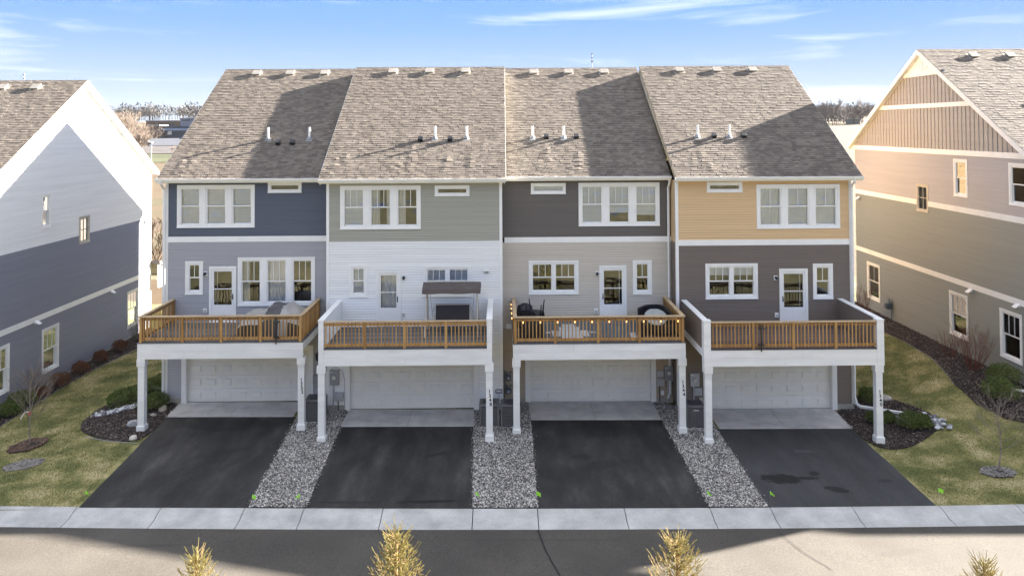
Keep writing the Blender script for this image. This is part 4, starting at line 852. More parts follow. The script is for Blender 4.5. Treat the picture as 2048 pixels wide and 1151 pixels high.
# ------------------------------------------------------------------ decks
DG = 'timber decks on white posts over the garages'
DECKS = [
 dict(n=1, x0=-13.31, x1=-7.30, Y=27.97, W=A, fz=3.33, op=(-13.24, -7.36), ps=(-11.68, -10.28, -8.85), sup=(-13.18, -7.38), num='1352', solid=None, floor=M_DECK, g=.10, label='deck with open wooden rails and a grey covered furniture set, post numbered 1352'),
 dict(n=2, x0=-6.50, x1=-.40, Y=26.97, W=B, fz=3.33, op=(-6.31, -.59), ps=(-4.87, -3.48, -2.02), sup=(-6.41, -.50), num='1348', solid=M_WSID, floor=M_DECK, g=.03, label='deck with solid white side walls and a canopy swing, post numbered 1348'),
 dict(n=3, x0=.35, x1=6.61, Y=27.62, W=A, fz=3.28, op=(.40, 6.56), ps=(1.88, 3.44, 4.94), sup=(.47, 6.49), num='1344', solid=None, floor=M_DECK, g=-.03, label='deck with string lights, black furniture and blue rugs, post numbered 1344'),
 dict(n=4, x0=7.04, x1=13.40, Y=26.74, W=B, fz=3.26, op=(7.31, 13.14), ps=(8.79, 10.21, 11.71), sup=(7.20, 13.23), num='1340', solid=M_BROWN, floor=M_DECKRED, g=-.08, label='empty deck with dark brown solid side walls, post numbered 1340'),
]
bal_me = unit_box('baluster', M_WOOD); M_JOIST = mat('dark_joists', (.12, .10, .08), .9, .2)
def text_obj(parent, s, loc, size, rot, m, name):
    c = bpy.data.curves.new(name, 'FONT'); c.body = s; c.size = size; c.extrude = .004; c.align_x = 'CENTER'; c.align_y = 'CENTER'; c.offset = .0035
    o = bpy.data.objects.new(name, c); COL.objects.link(o); c.materials.append(m); off = ORG.get(parent.name, (0, 0, 0)); o.parent = parent
    o.location = (loc[0] - off[0], loc[1] - off[1], loc[2] - off[2]); o.rotation_euler = rot
    bpy.context.view_layer.update(); me = bpy.data.meshes.new_from_object(o.evaluated_get(bpy.context.evaluated_depsgraph_get())); q = obj(name, me); q.parent = parent; q.location = o.location; q.rotation_euler = rot
    bpy.data.objects.remove(o); return q
for D in DECKS:
    x0, x1, Y, W, fz = D['x0'], D['x1'], D['Y'], D['W'], D['fz']; n = D['n']
    T = thing('deck', D['label'], 'deck', ((x0 + x1) / 2, Y, 0), DG); D['T'] = T
    # boards
    y = Y + .0; rr = random.Random(n)
    while y < W - .1:
        mb = MB(); e = rr.uniform(-.008, .008); mb.box(x0 + (.12 if D['solid'] else .0), x1 - (.12 if D['solid'] else .0), y, min(y + .136, W - .02), fz - .034 + e * .3, fz + e * .4); o = mb.build('deck_board', D['floor'], T); y += .142
    mb = MB(); y = Y + .1
    mb.box(x0 + .04, x1 - .04, Y + .05, W - .02, fz - .10, fz - .04); mb.build('joist_layer', M_JOIST, T)
    # fascia: two courses in front, one on each side
    for k, (a, b) in enumerate(((fz - .31, fz - .036), (fz - .60, fz - .314))):
        cut = x0 + (x1 - x0) * ((.42, .28), (.6, .5), (.35, .62), (.55, .45))[n - 1][k]
        for p, q in ((x0, cut - .002), (cut + .002, x1)):
            mb = MB(); mb.box(p, q, Y + .02 - .006 * k, Y + .06, a, b); mb.build('fascia_board', WPAINT, T)
        for xx, s in ((x0, 1), (x1, -1)):
            mb = MB(); p, q = sorted((xx, xx + s * .035)); mb.box(p, q, Y + .062, W - .02, a + (.3 * 0), b); mb.build('side_fascia', WPAINT, T) if k == 0 else None
    mb = MB(); mb.box(x0 + .04, x1 - .04, Y + .07, Y + .16, fz - .60, fz - .12); mb.build('beam', WPAINT, T)
    # support posts
    for k, sx_ in enumerate(D['sup']):
        g0 = D['g']; mb = MB(); cy_ = Y + .16; h = .118
        mb.box(sx_ - h, sx_ + h, cy_ - h, cy_ + h, g0 + .2, fz - .60)
        p = mb.build('support_post', WPAINT, T, bevel=.006)
        mb = MB(); i = h + .035; mb.box(sx_ - i, sx_ + i, cy_ - i, cy_ + i, fz - .86, fz - .603); mb.build('post_capital', WPAINT, p, bevel=.01)
        mb = MB(); mb.box(sx_ - i, sx_ + i, cy_ - i, cy_ + i, g0 - .05, g0 + .21); mb.prism([(-i, -i), (i, -i), (i, i), (-i, i)], lambda a, b: (sx_ + a, cy_ + b, g0 + .21), lambda a, b: (sx_ + a * .80, cy_ + b * .80, g0 + .25)); mb.build('post_base', WPAINT, p, bevel=.008)
        if k == 1:
            for j, ch in enumerate(D['num']): text_obj(p, ch, (sx_ + .01 + .012 * j, cy_ - h - .003, 1.78 - .148 * j - .06 * (n == 4) + (.16 if n == 1 else .05 if n == 3 else 0)), .17, (R(90), R(-4), 0), M_NUM, 'house_number')
    # railings
    top = fz + .93; o0, o1 = D['op']
    def rail_run(p, q, axis, fixed, s, inner_posts=()):
        """balusters stand outside two horizontal rails under a flat cap"""
        mb = MB()
        for (za, zb_) in ((top - .145, top - .055), (fz + .065, fz + .155)):
            if axis == 'x': mb2 = MB(); mb2.box(p, q, fixed + .012, fixed + .05, za, zb_)
            else: a, b = sorted((fixed + s * .012, fixed + s * .05)); mb2 = MB(); mb2.box(a, b, p, q, za, zb_)
            mb2.build('rail', M_WOOD, T)
        nb = int(abs(q - p) / .1275); st = (q - p) / nb
        for k in range(nb):
            c = p + st * (k + .5)
            if any(abs(c - ip) < .07 for ip in inner_posts): continue
            zc_, zh = (fz + .05 + top - .02) / 2, (top - .02 - fz - .05)
            loc = (c, fixed - .007, zc_) if axis == 'x' else (fixed - s * .007, c, zc_)
            obj('baluster', bal_me, T, loc, (0, 0, rr.uniform(-.05, .05)), (.036, .036, zh))
    yf = Y + .05
    rail_run(o0 + (.0 if D['solid'] else .09), o1 - (.0 if D['solid'] else .09), 'x', yf, 1, D['ps'])
    for ip in D['ps']: obj('railing_post', unit_me_post if 'unit_me_post' in globals() else bal_me, T, (ip, yf - .005, (fz - .02 + top - .02) / 2), None, (.088, .088, top - fz))
    if not D['solid']:
        for xx, s in ((o0, 1), (o1, -1)):
            rail_run(Y + .14, W - .12, 'y', xx, s)
            for py in (Y + .055, W - .08): obj('railing_post', bal_me, T, (xx + s * .045, py, (fz - .03 + top - .02) / 2), None, (.09, .09, top - fz + .01))
            mb = MB(); a, b = sorted((xx - s * .045, xx + s * .10)); mb.box(a, b, Y - .02, W - .02, top - .018, top + .018); mb.build('cap_rail', M_WOODTOP, T)
        mb = MB(); mb.box(o0 - .045, o1 + .045, Y - .035, Y + .11, top - .016, top + .021); mb.build('cap_rail', M_WOODTOP, T)
    else:
        mb = MB(); mb.box(o0, o1, Y + .0, Y + .12, top - .018, top + .018); mb.build('cap_rail', M_WOODTOP, T)
        for xx, s in ((x0, 1), (x1, -1)):
            a, b = sorted((xx, xx + s * .17)); mb = MB()
            mb.box(a + .012, b - .012, Y + .28, W - .02, fz - .03, top + .04); hw_ = mb.build('half_wall', D['solid'], T)
            for f_, base in (('W', a + .012), ('E', b - .012)):
                q = lap(frame_fn(f_, base), fz - .03, top + .02, Y + .28, W - .03, []); o = q.build('half_wall_siding', D['solid'], T); o['kind'] = 'stuff'
            mb = MB(); mb.box(a - .02, b + .02, Y + .262, W - .02, top + .04, top + .075); mb.build('wall_cap', WPAINT, T)
            mb = MB(); wn = .245 if n == 4 else .18; c0, c1 = sorted((xx - s * .003, xx + s * wn)); mb.box(c0, c1, Y - .004, Y + .28, fz - .61, top + .04); cp = mb.build('corner_column', WPAINT, T, bevel=.004)
            mb = MB(); mb.box(c0 - .015, c1 + .015, Y - .02, Y + .262, top + .04, top + .072); mb.build('column_cap', WPAINT, cp)

# ------------------------------------------------------------------ things on the decks
FZ = {1: 3.335, 2: 3.335, 3: 3.285, 4: 3.265}
# covered furniture
def cover():
    T = thing('furniture_cover', 'pale grey fitted cover with charcoal panels over a patio dining set', 'furniture cover', (-8.8, 29.6, FZ[1]))
    xs_ = np.linspace(-10.05, -7.48, 44); ysx = np.linspace(28.66, 30.55, 26)
    def hh(x, y):
        px = np.interp(x, [-10.05, -9.98, -9.85, -9.25, -8.98, -8.25, -8.0, -7.75, -7.56, -7.48], [0, .45, .66, .70, .90, .92, .80, .70, .55, 0])
        py = np.interp(y, [28.66, 28.74, 29.0, 29.4, 30.2, 30.45, 30.55], [0, .62, .80, 1, 1, .7, 0])
        return px * py * (1 + .03 * math.sin(x * 9 + y * 5) + .02 * math.sin(y * 17 - x * 4)) + .01
    P = {(i, j): (xs_[i] + .02 * math.sin(j * 1.3), ysx[j] + .02 * math.sin(i * .9), FZ[1] + hh(xs_[i], ysx[j])) for i in range(44) for j in range(26)}
    ms = {'cover_panel': MB(), 'dark_panel': MB(), 'cover_hem': MB(), 'side_panel': MB()}
    for i in range(43):
        for j in range(25):
            q = [P[(i, j)], P[(i + 1, j)], P[(i + 1, j + 1)], P[(i, j + 1)]]; xm = sum(p[0] for p in q) / 4; zm = sum(p[2] for p in q) / 4 - FZ[1]
            k = 'cover_hem' if zm < .26 else ('dark_panel' if -9.0 < xm < -8.42 else ('cover_panel' if xm < -8.7 else 'side_panel')); ms[k].quad(*q)
    for k, m in (('cover_panel', M_COVER), ('side_panel', M_COVER), ('dark_panel', M_COVERD), ('cover_hem', M_COVERB)): ms[k].build(k, m, T, smooth=True)
cover()
def pole(x, Y, fz, label):
    T = thing('pole_bracket', label, 'bracket', (x, Y - .06, fz), 'black brackets clamped to deck rails')
    mb = MB(); mb.tube([(x, Y - .06, fz - .08), (x, Y - .06, fz + .86)], .024, 10); mb.build('tube', M_BLACK, T)
    for z in (.13, .70):
        mb = MB(); mb.box(x - .10, x + .10, Y - .085, Y + .05, fz + z, fz + z + .03); mb.tube([(x + .08, Y - .07, fz + z + .015), (x + .13, Y - .09, fz + z + .015)], .018, 8); mb.build('clamp', M_BLACK, T)
pole(-8.27, 27.99, FZ[1], 'black tube clamped to the rail in front of the grey furniture cover'); pole(9.05, 26.76, FZ[4], 'black tube clamped to the rail of the empty brown walled deck')
def swing():
    f = FZ[2]; T = thing('canopy_swing', 'porch swing with brown canopy, beige frame and dark sling seat', 'swing', (-1.9, 28.9, f))
    for s, x in ((1, -2.90), (-1, -.94)):
        for yb in (28.30, 29.55):
            mb = MB(); mb.tube([(x, yb, f), (x + s * .04, 28.85 + (yb - 28.85) * .16, f + 1.66)], .033, 8); mb.build('leg', M_BEIGE, T)
        mb = MB(); mb.tube([(x + s * .13, 28.95, f + 1.64), (x + s * .22, 28.95, f + .75), (x + s * .30, 28.62, f + .46)], .011, 6); mb.tube([(x + s * .22, 28.95, f + .75), (x + s * .30, 29.16, f + .95)], .011, 6); mb.build('hanger', M_GALV, T)
    mb = MB(); mb.tube([(-2.9, 28.9, f + 1.66), (-.94, 28.9, f + 1.66)], .03, 8); mb.build('top_bar', M_BEIGE, T)
    mb = MB(); P = [(28.30, f + 1.60), (28.34, f + 1.76), (28.85, f + 1.93), (29.36, f + 1.80), (29.42, f + 1.66)]
    n = 14
    for k in range(n):
        a, b = -3.0 + 2.16 * k / n, -3.0 + 2.16 * (k + 1) / n; sa, sb = [.022 * math.sin(math.pi * 2 * t) for t in (k / n * 2, (k + 1) / n * 2)]
        for (p, q) in zip(P, P[1:]): mb.quad((a, p[0], p[1] - sa * .5), (b, p[0], p[1] - sb * .5), (b, q[0], q[1] - sb * .5), (a, q[0], q[1] - sa * .5))
    for x in (-3.0, -.84): mb.ngon([(x, y, z) for y, z in P])
    mb.build('canopy', M_CANVAS, T)
    mb = MB(); mb.prism([(28.96, f + .42), (29.16, f + 1.0), (29.18, f + .99), (28.99, f + .40)], lambda y, z: (-2.56, y, z), lambda y, z: (-1.28, y, z)); mb.build('seat_back', M_MESHF, T)
    mb = MB(); mb.prism([(28.50, f + .45), (28.97, f + .42), (28.97, f + .40), (28.50, f + .43)], lambda y, z: (-2.56, y, z), lambda y, z: (-1.28, y, z)); mb.build('seat', M_MESHF, T)
    mb = MB(); mb.tube([(-2.60, 28.48, f + .46), (-2.60, 28.97, f + .42), (-2.60, 29.18, f + 1.02), (-1.24, 29.18, f + 1.02), (-1.24, 28.97, f + .42), (-1.24, 28.48, f + .46), (-2.60, 28.48, f + .46)], .020, 8); mb.build('seat_frame', M_BEIGE, T)
    for x in (-2.62, -1.22): mb = MB(); mb.tube([(x, 29.05, f + .66), (x, 28.55, f + .66), (x, 28.50, f + .45)], .016, 6); mb.build('armrest', M_BEIGE, T)
swing()
# black stacked chairs, covered fire bowl, sofa, leaning table top
def chair(base, rz, tilt, label):
    T = thing('patio_chair', label, 'chair', base, 'black patio chairs stacked by the left rail'); T.rotation_euler = (tilt, 0, rz)
    off = ORG[T.name]; ORG[T.name] = (0, 0, 0)
    mb = MB(); mb.prism([(-.24, 0), (.24, 0), (.26, .03), (-.26, .03)], lambda a, b: (a, -.25, .42 + b), lambda a, b: (a, .22, .40 + b)); mb.build('seat', M_BLKPL, T, bevel=.01)
    mb = MB(); n = 8
    for k in range(n):
        t0, t1 = [(-1 + 2 * q / n) for q in (k, k + 1)]; f = lambda t: (t * .28, .22 + .06 * (1 - t * t))
        (xa, ya), (xb, yb) = f(t0), f(t1); mb.quad((xa, ya, .42), (xb, yb, .42), (xb * 1.1, yb + .12, .95 - .10 * t1 * t1), (xa * 1.1, ya + .12, .95 - .10 * t0 * t0))
    mb.build('backrest', M_BLKPL, T)
    for sx_ in (-.27, .27):
        for sy in (-.25, .24): mb = MB(); mb.tube([(sx_ * .9, sy, .42), (sx_ * 1.12, sy * 1.15, 0)], [.035, .020], 6); mb.build('leg', M_BLACK, T)
        mb = MB(); mb.tube([(sx_ * 1.05, .30, .68), (sx_ * 1.08, 0, .66), (sx_ * 1.08, -.24, .62), (sx_ * 1.0, -.25, .42)], .02, 6); mb.build('armrest', M_BLKPL, T)
    return T
chair((1.02, 29.0, FZ[3]), R(160), 0, 'lower black patio chair of the stack by the taupe wall'); chair((1.22, 29.1, FZ[3] + 1.16), R(165), R(172), 'upturned black patio chair on top of the stack, legs up')
T = thing('fire_bowl', 'round black covered bowl in the left corner of the string light deck', 'fire bowl', (.86, 30.0, FZ[3]))
mb = MB(); mb.tube([(.86, 30.0, FZ[3]), (.86, 30.0, FZ[3] + .55), (.86, 30.0, FZ[3] + .80), (.86, 30.0, FZ[3] + .90)], [.30, .34, .28, .08], 18); mb.build('cover', M_BLKPL, T, smooth=True)
mb = MB(); mb.tube([(.86 + .36 * math.cos(t / 3), 30.0 + .36 * math.sin(t / 3), FZ[3] + .55) for t in range(20)], .015, 5); mb.build('rim', M_BLACK, T)
T = thing('storage_box', 'low black storage box behind the left rail posts of the string light deck', 'storage box', (1.0, 28.35, FZ[3]))
mb = MB(); mb.box(.62, 1.48, 28.1, 28.6, FZ[3], FZ[3] + .50); mb.build('box_body', M_BLKPL, T, bevel=.02); mb = MB(); mb.box(.60, 1.50, 28.08, 28.62, FZ[3] + .50, FZ[3] + .54); mb.build('lid', M_BLKPL, T, bevel=.01)
T = thing('outdoor_sofa', 'black curved outdoor sofa in the right corner of the string light deck', 'sofa', (5.9, 29.3, FZ[3]))
f = FZ[3]; pts = [(5.12, 28.9), (5.14, 29.5), (5.5, 30.15), (6.05, 30.42), (6.38, 30.1), (6.42, 29.3), (6.42, 28.25)]
pts = [Vector((*p, 0)) for p in smooth_poly(pts + [(5.2, 28.0)], 1)[2:-4]]
def wall_curve(mb, pts, z0, z1, w_):
    for a, b in zip(pts, pts[1:]):
        d = (b - a).normalized(); nx, ny = -d.y * w_, d.x * w_
        mb.prism([(a.x, a.y), (b.x, b.y), (b.x - nx, b.y - ny), (a.x - nx, a.y - ny)], lambda x, y: (x, y, z0), lambda x, y: (x, y, z1))
mb = MB(); wall_curve(mb, pts, f + .02, f + .74, .10); mb.build('backrest', M_BLKPL, T)
mb = MB(); mb.prism([(5.25, 28.5), (6.32, 28.3), (6.32, 30.1), (5.6, 30.1), (5.25, 29.5)], lambda x, y: (x, y, f + .06), lambda x, y: (x, y, f + .40)); mb.build('seat', M_BLKPL, T, bevel=.02)
mb = MB(); mb.box(5.10, 5.24, 28.2, 28.95, f, f + .62); mb.build('armrest', M_BLKPL, T, bevel=.02)
T = thing('table', 'round pale slatted table leaning back against the black sofa', 'table', (5.78, 28.6, f))
def disc(u, v, d=0): ct, st = math.cos(R(32)), math.sin(R(32)); return (5.76 + u, 28.75 + v * ct - d * st, f + .62 + v * st + d * ct)
k = 0
for s0 in np.arange(-.40, .39, .10):
    mb = MB(); s1 = s0 + .094; q = [max(0, .42 ** 2 - s ** 2) ** .5 for s in (s0, s1)]; a = [(s0, -q[0]), (s1, -q[1]), (s1, q[1]), (s0, q[0])]
    mb.prism([(v, u) for u, v in a], lambda x, y: disc(x, y, 0), lambda x, y: disc(x, y, .022)); mb.build('slat', M_TABLE, T)
mb = MB(); mb.tube([disc(.43 * math.cos(t * math.pi / 12), .43 * math.sin(t * math.pi / 12), .0) for t in range(25)], .018, 6); mb.build('rim', M_BLACK, T)
for a in (.3, 2.4, 4.4): mb = MB(); mb.tube([disc(.2 * math.cos(a), .2 * math.sin(a), -.01), (5.76 + .25 * math.cos(a), 28.75 + .25 * math.sin(a), f)], .016, 6); mb.build('leg', M_BLACK, T)
# rugs
def rug(label, x0, x1, y0, y1, blocks, m=M_RUGB):
    T = thing('rug', label, 'rug', ((x0 + x1) / 2, (y0 + y1) / 2, f), 'outdoor rugs')
    mb = MB(); mb.box(x0, x1, y0, y1, f + .004, f + .014); mb.build('rug_base', m, T)
    for (a, b, c, d) in blocks: mb = MB(); mb.box(a, b, c, d, f + .014, f + .019); mb.build('woven_block', M_RUGW, T)
rug('blue rug with a stepped pale medallion below the double window', 1.55, 3.62, 27.95, 30.4, [(1.62, 1.82, 28.9, 29.1), (1.85, 2.15, 28.45, 29.25), (2.16, 2.95, 28.15, 29.75), (2.3, 2.8, 29.76, 30.2), (2.96, 3.22, 28.45, 29.25), (3.25, 3.5, 28.9, 29.1)])
rug('darker blue grey rug in front of the taupe house door', 3.75, 5.35, 28.0, 30.3, [(4.95, 5.3, 28.55, 28.75), (4.75, 5.05, 28.15, 28.9)])
# string lights
T = thing('string_lights', 'warm round bulbs on a black cable along the front and left deck rail', 'string lights', (3.4, 27.58, f + .9))
mb = MB(); yy = 27.575; bx = [.72 + .623 * k for k in range(10)]; pp = [(.36, yy, f + .90)]
for a in np.arange(.42, 6.5, .1): pp.append((a, yy, f + .895 - .025 * abs(math.sin((a - .1) * 3.1))))
mb.tube(pp, .006, 5); mb.tube([(.34, yy, f + .90)] + [(.335, y, f + .88 - .03 * abs(math.sin(y * 4))) for y in np.arange(27.7, 30.7, .15)], .006, 5); mb.build('cable', M_BLACK, T)
for p in [(x, yy - .005) for x in bx] + [(.325, 28.2), (.325, 28.95), (.325, 29.7), (.325, 30.35)]:
    mb = MB(); z = f + .865; mb.tube([(p[0], p[1], z), (p[0], p[1], z - .06)], .015, 8); s_ = mb.build('bulb_socket', M_BLACK, T)
    mb = MB(); mb.tube([(p[0], p[1], z - .058), (p[0], p[1], z - .075), (p[0], p[1], z - .10), (p[0], p[1], z - .128), (p[0], p[1], z - .142)], [.010, .020, .026, .020, .005], 10); mb.build('bulb', M_BULB, s_, smooth=True)

# ------------------------------------------------------------------ air conditioners and meters
def ac(x, y, z, label, logo=False):
    T = thing('air_conditioner', label, 'air conditioner', (x, y, z), 'air conditioners on the gravel'); h = .33
    mb = MB(); mb.box(x - .40, x + .40, y - .40, y + .40, z - .06, z + .04); mb.build('pad', M_CONC, T)
    mb = MB(); c = .05; mb.prism([(-h + c, -h), (h - c, -h), (h, -h + c), (h, h - c), (h - c, h), (-h + c, h), (-h, h - c), (-h, -h + c)], lambda a, b: (x + a * .97, y + b * .97, z + .04), lambda a, b: (x + a * .97, y + b * .97, z + .76)); mb.build('coil_body', M_BLKPL, T)
    mb = MB()
    for k in range(30):
        t = -h + .045 + k * (2 * h - .09) / 29
        mb.box(x + t - .006, x + t + .006, y - h - .004, y - h + .012, z + .07, z + .74); mb.box(x + h - .012, x + h + .004, y + t - .006, y + t + .006, z + .07, z + .74); mb.box(x - h - .004, x - h + .012, y + t - .006, y + t + .006, z + .07, z + .74)
    for q in range(6): zz = z + .10 + q * .125; mb.box(x - h + .03, x + h - .03, y - h - .003, y - h + .010, zz, zz + .008)
    o = mb.build('louvre_fins', M_AC, T); o['kind'] = 'stuff'
    for sx_ in (-1, 1):
        for sy in (-1, 1): mb = MB(); mb.box(x + sx_ * h - .035, x + sx_ * h + .035, y + sy * h - .035, y + sy * h + .035, z + .03, z + .78); mb.build('corner_post', M_AC, T, bevel=.02)
    mb = MB(); i = h + .03; mb.box(x - i, x + i, y - i, y + i, z + .76, z + .84); tp = mb.build('top_cover', M_AC, T, bevel=.03)
    mb = MB(); mb.cyl((x, y), .255, .255, z + .841, z + .845, 24); mb.build('fan_opening', M_BLACK, tp)
    mb = MB()
    for r in (.06, .12, .18, .245): mb.tube([(x + r * math.cos(t * math.pi / 12), y + r * math.sin(t * math.pi / 12), z + .853) for t in range(25)], .005, 4)
    for a in range(8): t = a * math.pi / 4; mb.tube([(x + .05 * math.cos(t), y + .05 * math.sin(t), z + .857), (x + .25 * math.cos(t), y + .25 * math.sin(t), z + .853)], .005, 4)
    o = mb.build('fan_guard', M_AC, tp); o['kind'] = 'stuff'
    if logo: mb = MB(); mb.box(x - .10, x + .10, y - h - .016, y - h - .006, z + .66, z + .685); mb.build('name_plate', WHITE, T)
ac(-7.12, 29.15, .07, 'dark air conditioner between the 1352 post and the next white post'); ac(-.53, 28.65, .02, 'air conditioner directly behind the 1348 post'); ac(.26, 28.63, .0, 'air conditioner below the two gas meters'); ac(7.10, 28.50, -.05, 'air conditioner with a white name plate beside the brown wall', True)
def elec(fn, x0, x1, z0, z1, label, pipe_to=0.0, m=M_GREYMET):
    c = fn((x0 + x1) / 2, .02, z0); T = thing('electric_meter', label, 'electric meter', c, 'electric meters by the garages')
    mb = MB(); fbox(mb, fn, x0, x1, .02, .14, z0, z1); mb.build('meter_box', m, T, bevel=.008)
    u, z = (x0 + x1) / 2, z0 + (z1 - z0) * .53; mb = MB(); mb.tube([fn(u, .14, z), fn(u, .19, z)], [.085, .08], 18); g_ = mb.build('meter_ring', M_GALV, T)
    mb = MB(); mb.tube([fn(u, .19, z), fn(u, .215, z)], [.065, .055], 18); d = mb.build('meter_dial', WHITE, g_); mb = MB(); fbox(mb, fn, u - .035, u + .035, .215, .219, z - .008, z + .012); mb.build('display', M_BLACK, g_)
    mb = MB(); mb.tube([fn(u - .04, .08, z0), fn(u - .04, .08, pipe_to - .1)], .028, 10); mb.build('conduit', M_LGREY, T)
    mb = MB(); fbox(mb, fn, x0 + .02, x0 + .12, .14, .144, z1 - .07, z1 - .05); mb.build('sticker', WHITE, T)
def cable_box(fn, x0, x1, z0, z1, label, pipe_to=None, m=M_LGREY):
    T = thing('utility_box', label, 'utility box', fn((x0 + x1) / 2, .02, z0), 'utility boxes by the garages'); mb = MB(); fbox(mb, fn, x0, x1, .02, .11, z0, z1); mb.build('box_body', m, T, bevel=.01)
    mb = MB(); fbox(mb, fn, x0 - .006, x1 + .006, .11, .118, z0 - .006, z1 + .006); mb.build('cover', m, T, bevel=.004)
    if pipe_to is not None: mb = MB(); u = x0 + (x1 - x0) * .35; mb.tube([fn(u, .06, z0), fn(u, .06, pipe_to - .1)], .018, 8); mb.build('cable', M_BLACK, T)
fB, fA = frame_fn('S', B), frame_fn('S', A)
elec(fB, -6.76, -6.42, 1.09, 1.66, 'grey electric meter box on the white garage wall', .1)
cable_box(fB, -6.55, -6.25, .48, .80, 'light grey box below the meter on the white wall', .05)
elec(fA, 6.49, 6.84, .88, 1.44, 'grey electric meter box on the beige garage wall', -.05)
cable_box(fA, 6.20, 6.44, 1.03, 1.26, 'pale square box above another on the beige wall', None); cable_box(fA, 6.20, 6.47, .66, .94, 'grey box with a hanging black cable on the beige wall', -.05)
cable_box(fA, 6.34, 6.46, .30, .47, 'small pale outlet cover low on the beige garage wall', None, M_CARW if False else WHITE)
elec(fB, 7.33, 7.68, .90, 1.42, 'pale grey electric meter box on the dark brown wall', -.1, M_LGREY)
cable_box(fB, 7.50, 7.78, .55, .84, 'light grey box below the meter on the dark brown wall', None); cable_box(fB, 7.68, 7.80, .30, .46, 'small beige outlet cover above the air conditioner on the brown wall', None, M_TAN)
cable_box(fA, -7.62, -7.30, .86, 1.20, 'grey utility box behind the 1352 post', None, M_GREYMET); cable_box(fA, -7.55, -7.38, .50, .72, 'small pale junction box with a black cable behind the 1352 post', .1)
mb = MB(); mb.tube([(-6.74, B - .05, 1.62), (-6.66, B - .07, 1.74), (-6.5, B - .07, 1.76), (-6.3, B - .07, 1.62), (-6.2, B - .06, 1.3), (-6.19, B - .06, .2)], .013, 6); tag(mb.build('cable', M_LGREY), 'grey cable looping over the meter down the white garage wall', 'cable')
mb = MB(); mb.tube([(6.68 + .14 * math.cos(t / 3), A - .06, .72 + .14 * math.sin(t / 3)) for t in range(-5, 14)], .010, 6); tag(mb.build('cable', M_BLACK), 'loop of black cable beside the conduit on the beige wall', 'cable')
def gas(fn, u, z, label, s=1, up=True):
    T = thing('gas_meter', label, 'gas meter', fn(u, .1, z), 'gas meters'); GM = MATS.get('gas_grey') or mat('gas_grey', (.13, .16, .18), .5, .1, 4)
    mb = MB(); mb.tube([fn(u, .16, z - .13 * s), fn(u, .16, z - .10 * s), fn(u, .16, z + .07 * s), fn(u, .16, z + .10 * s)], [.07 * s, .115 * s, .115 * s, .07 * s], 14); b = mb.build('meter_body', GM, T)
    mb = MB(); mb.tube([fn(u, .28 * s, z), fn(u, .30 * s, z)], .05 * s, 12); mb.build('dial', M_LGREY, b)
    mb = MB(); mb.tube([fn(u - .07 * s, .14, z + .08), fn(u - .07 * s, .14, z + .22 * s), fn(u - .15 * s, .10, z + .24 * s), fn(u - .15 * s, .10, z - .45 * s)], .018, 8); mb.tube([fn(u + .05, .14, z + .08), fn(u + .05, .14, z + .20 * s), fn(u + .2, .10, z + .20 * s), fn(u + .2, .02, z + .20 * s)], .018, 8); mb.build('pipe', GM, T)
    mb = MB(); mb.tube([fn(u - .07 * s, .14, z + .15 * s), fn(u - .07 * s, .20, z + .15 * s)], [.05, .05], 10); mb.build('regulator', GM, T)
gas(fA, .20, 1.08, 'upper gas meter on the wall between the 1348 post and next post'); gas(fA, .20, .55, 'lower gas meter on the wall above the air conditioner')
T = thing('hose_reel', 'black hose holder with a thin grey hose on the white wall', 'hose holder', (-.18, B, .8)); mb = MB(); mb.tube([(-.30, B - .06, .72), (-.30, B - .06, .84), (-.06, B - .06, .84), (-.06, B - .06, .72), (-.30, B - .06, .72)], .018, 6); mb.build('bracket', M_BLACK, T); mb = MB(); mb.tube([(-.18, B - .07, .74), (-.17, B - .09, .5), (-.08, B - .10, .3), (-.04, B - .1, .1)], .011, 6); mb.build('hose', M_GALV, T)
mb = MB(); fbox(mb, fB, -.36, -.2, .02, .05, .18, .42); tag(mb.build('access_panel', M_BLKPL, bevel=.005), 'small dark panel low on the white wall behind the air conditioners', 'wall panel')
# coach lamp beside the first garage and a camera under the third beam
T = thing('wall_lantern', 'black coach lantern on the grey wall right of the first garage', 'wall lamp', (-7.42, A, 1.95)); mb = MB(); fbox(mb, fA, -7.47, -7.37, .01, .04, 1.88, 2.06); mb.build('back_plate', M_BLACK, T); mb = MB(); mb.tube([(-7.42, A - .14, 1.78), (-7.42, A - .14, 1.84), (-7.42, A - .14, 2.06), (-7.42, A - .14, 2.14)], [.03, .075, .095, .01], 6); mb.build('lamp_shade', M_BLACK, T)
T = thing('wall_lantern', 'small black lantern under the deck above the beige wall meter', 'wall lamp', (6.45, A, 2.0)); mb = MB(); fbox(mb, fA, 6.40, 6.50, .01, .04, 1.92, 2.06); mb.build('back_plate', M_BLACK, T); mb = MB(); mb.tube([(6.45, A - .14, 1.74), (6.45, A - .14, 1.80), (6.45, A - .14, 2.0), (6.45, A - .14, 2.08)], [.03, .075, .095, .01], 6); mb.build('lamp_shade', M_BLACK, T)

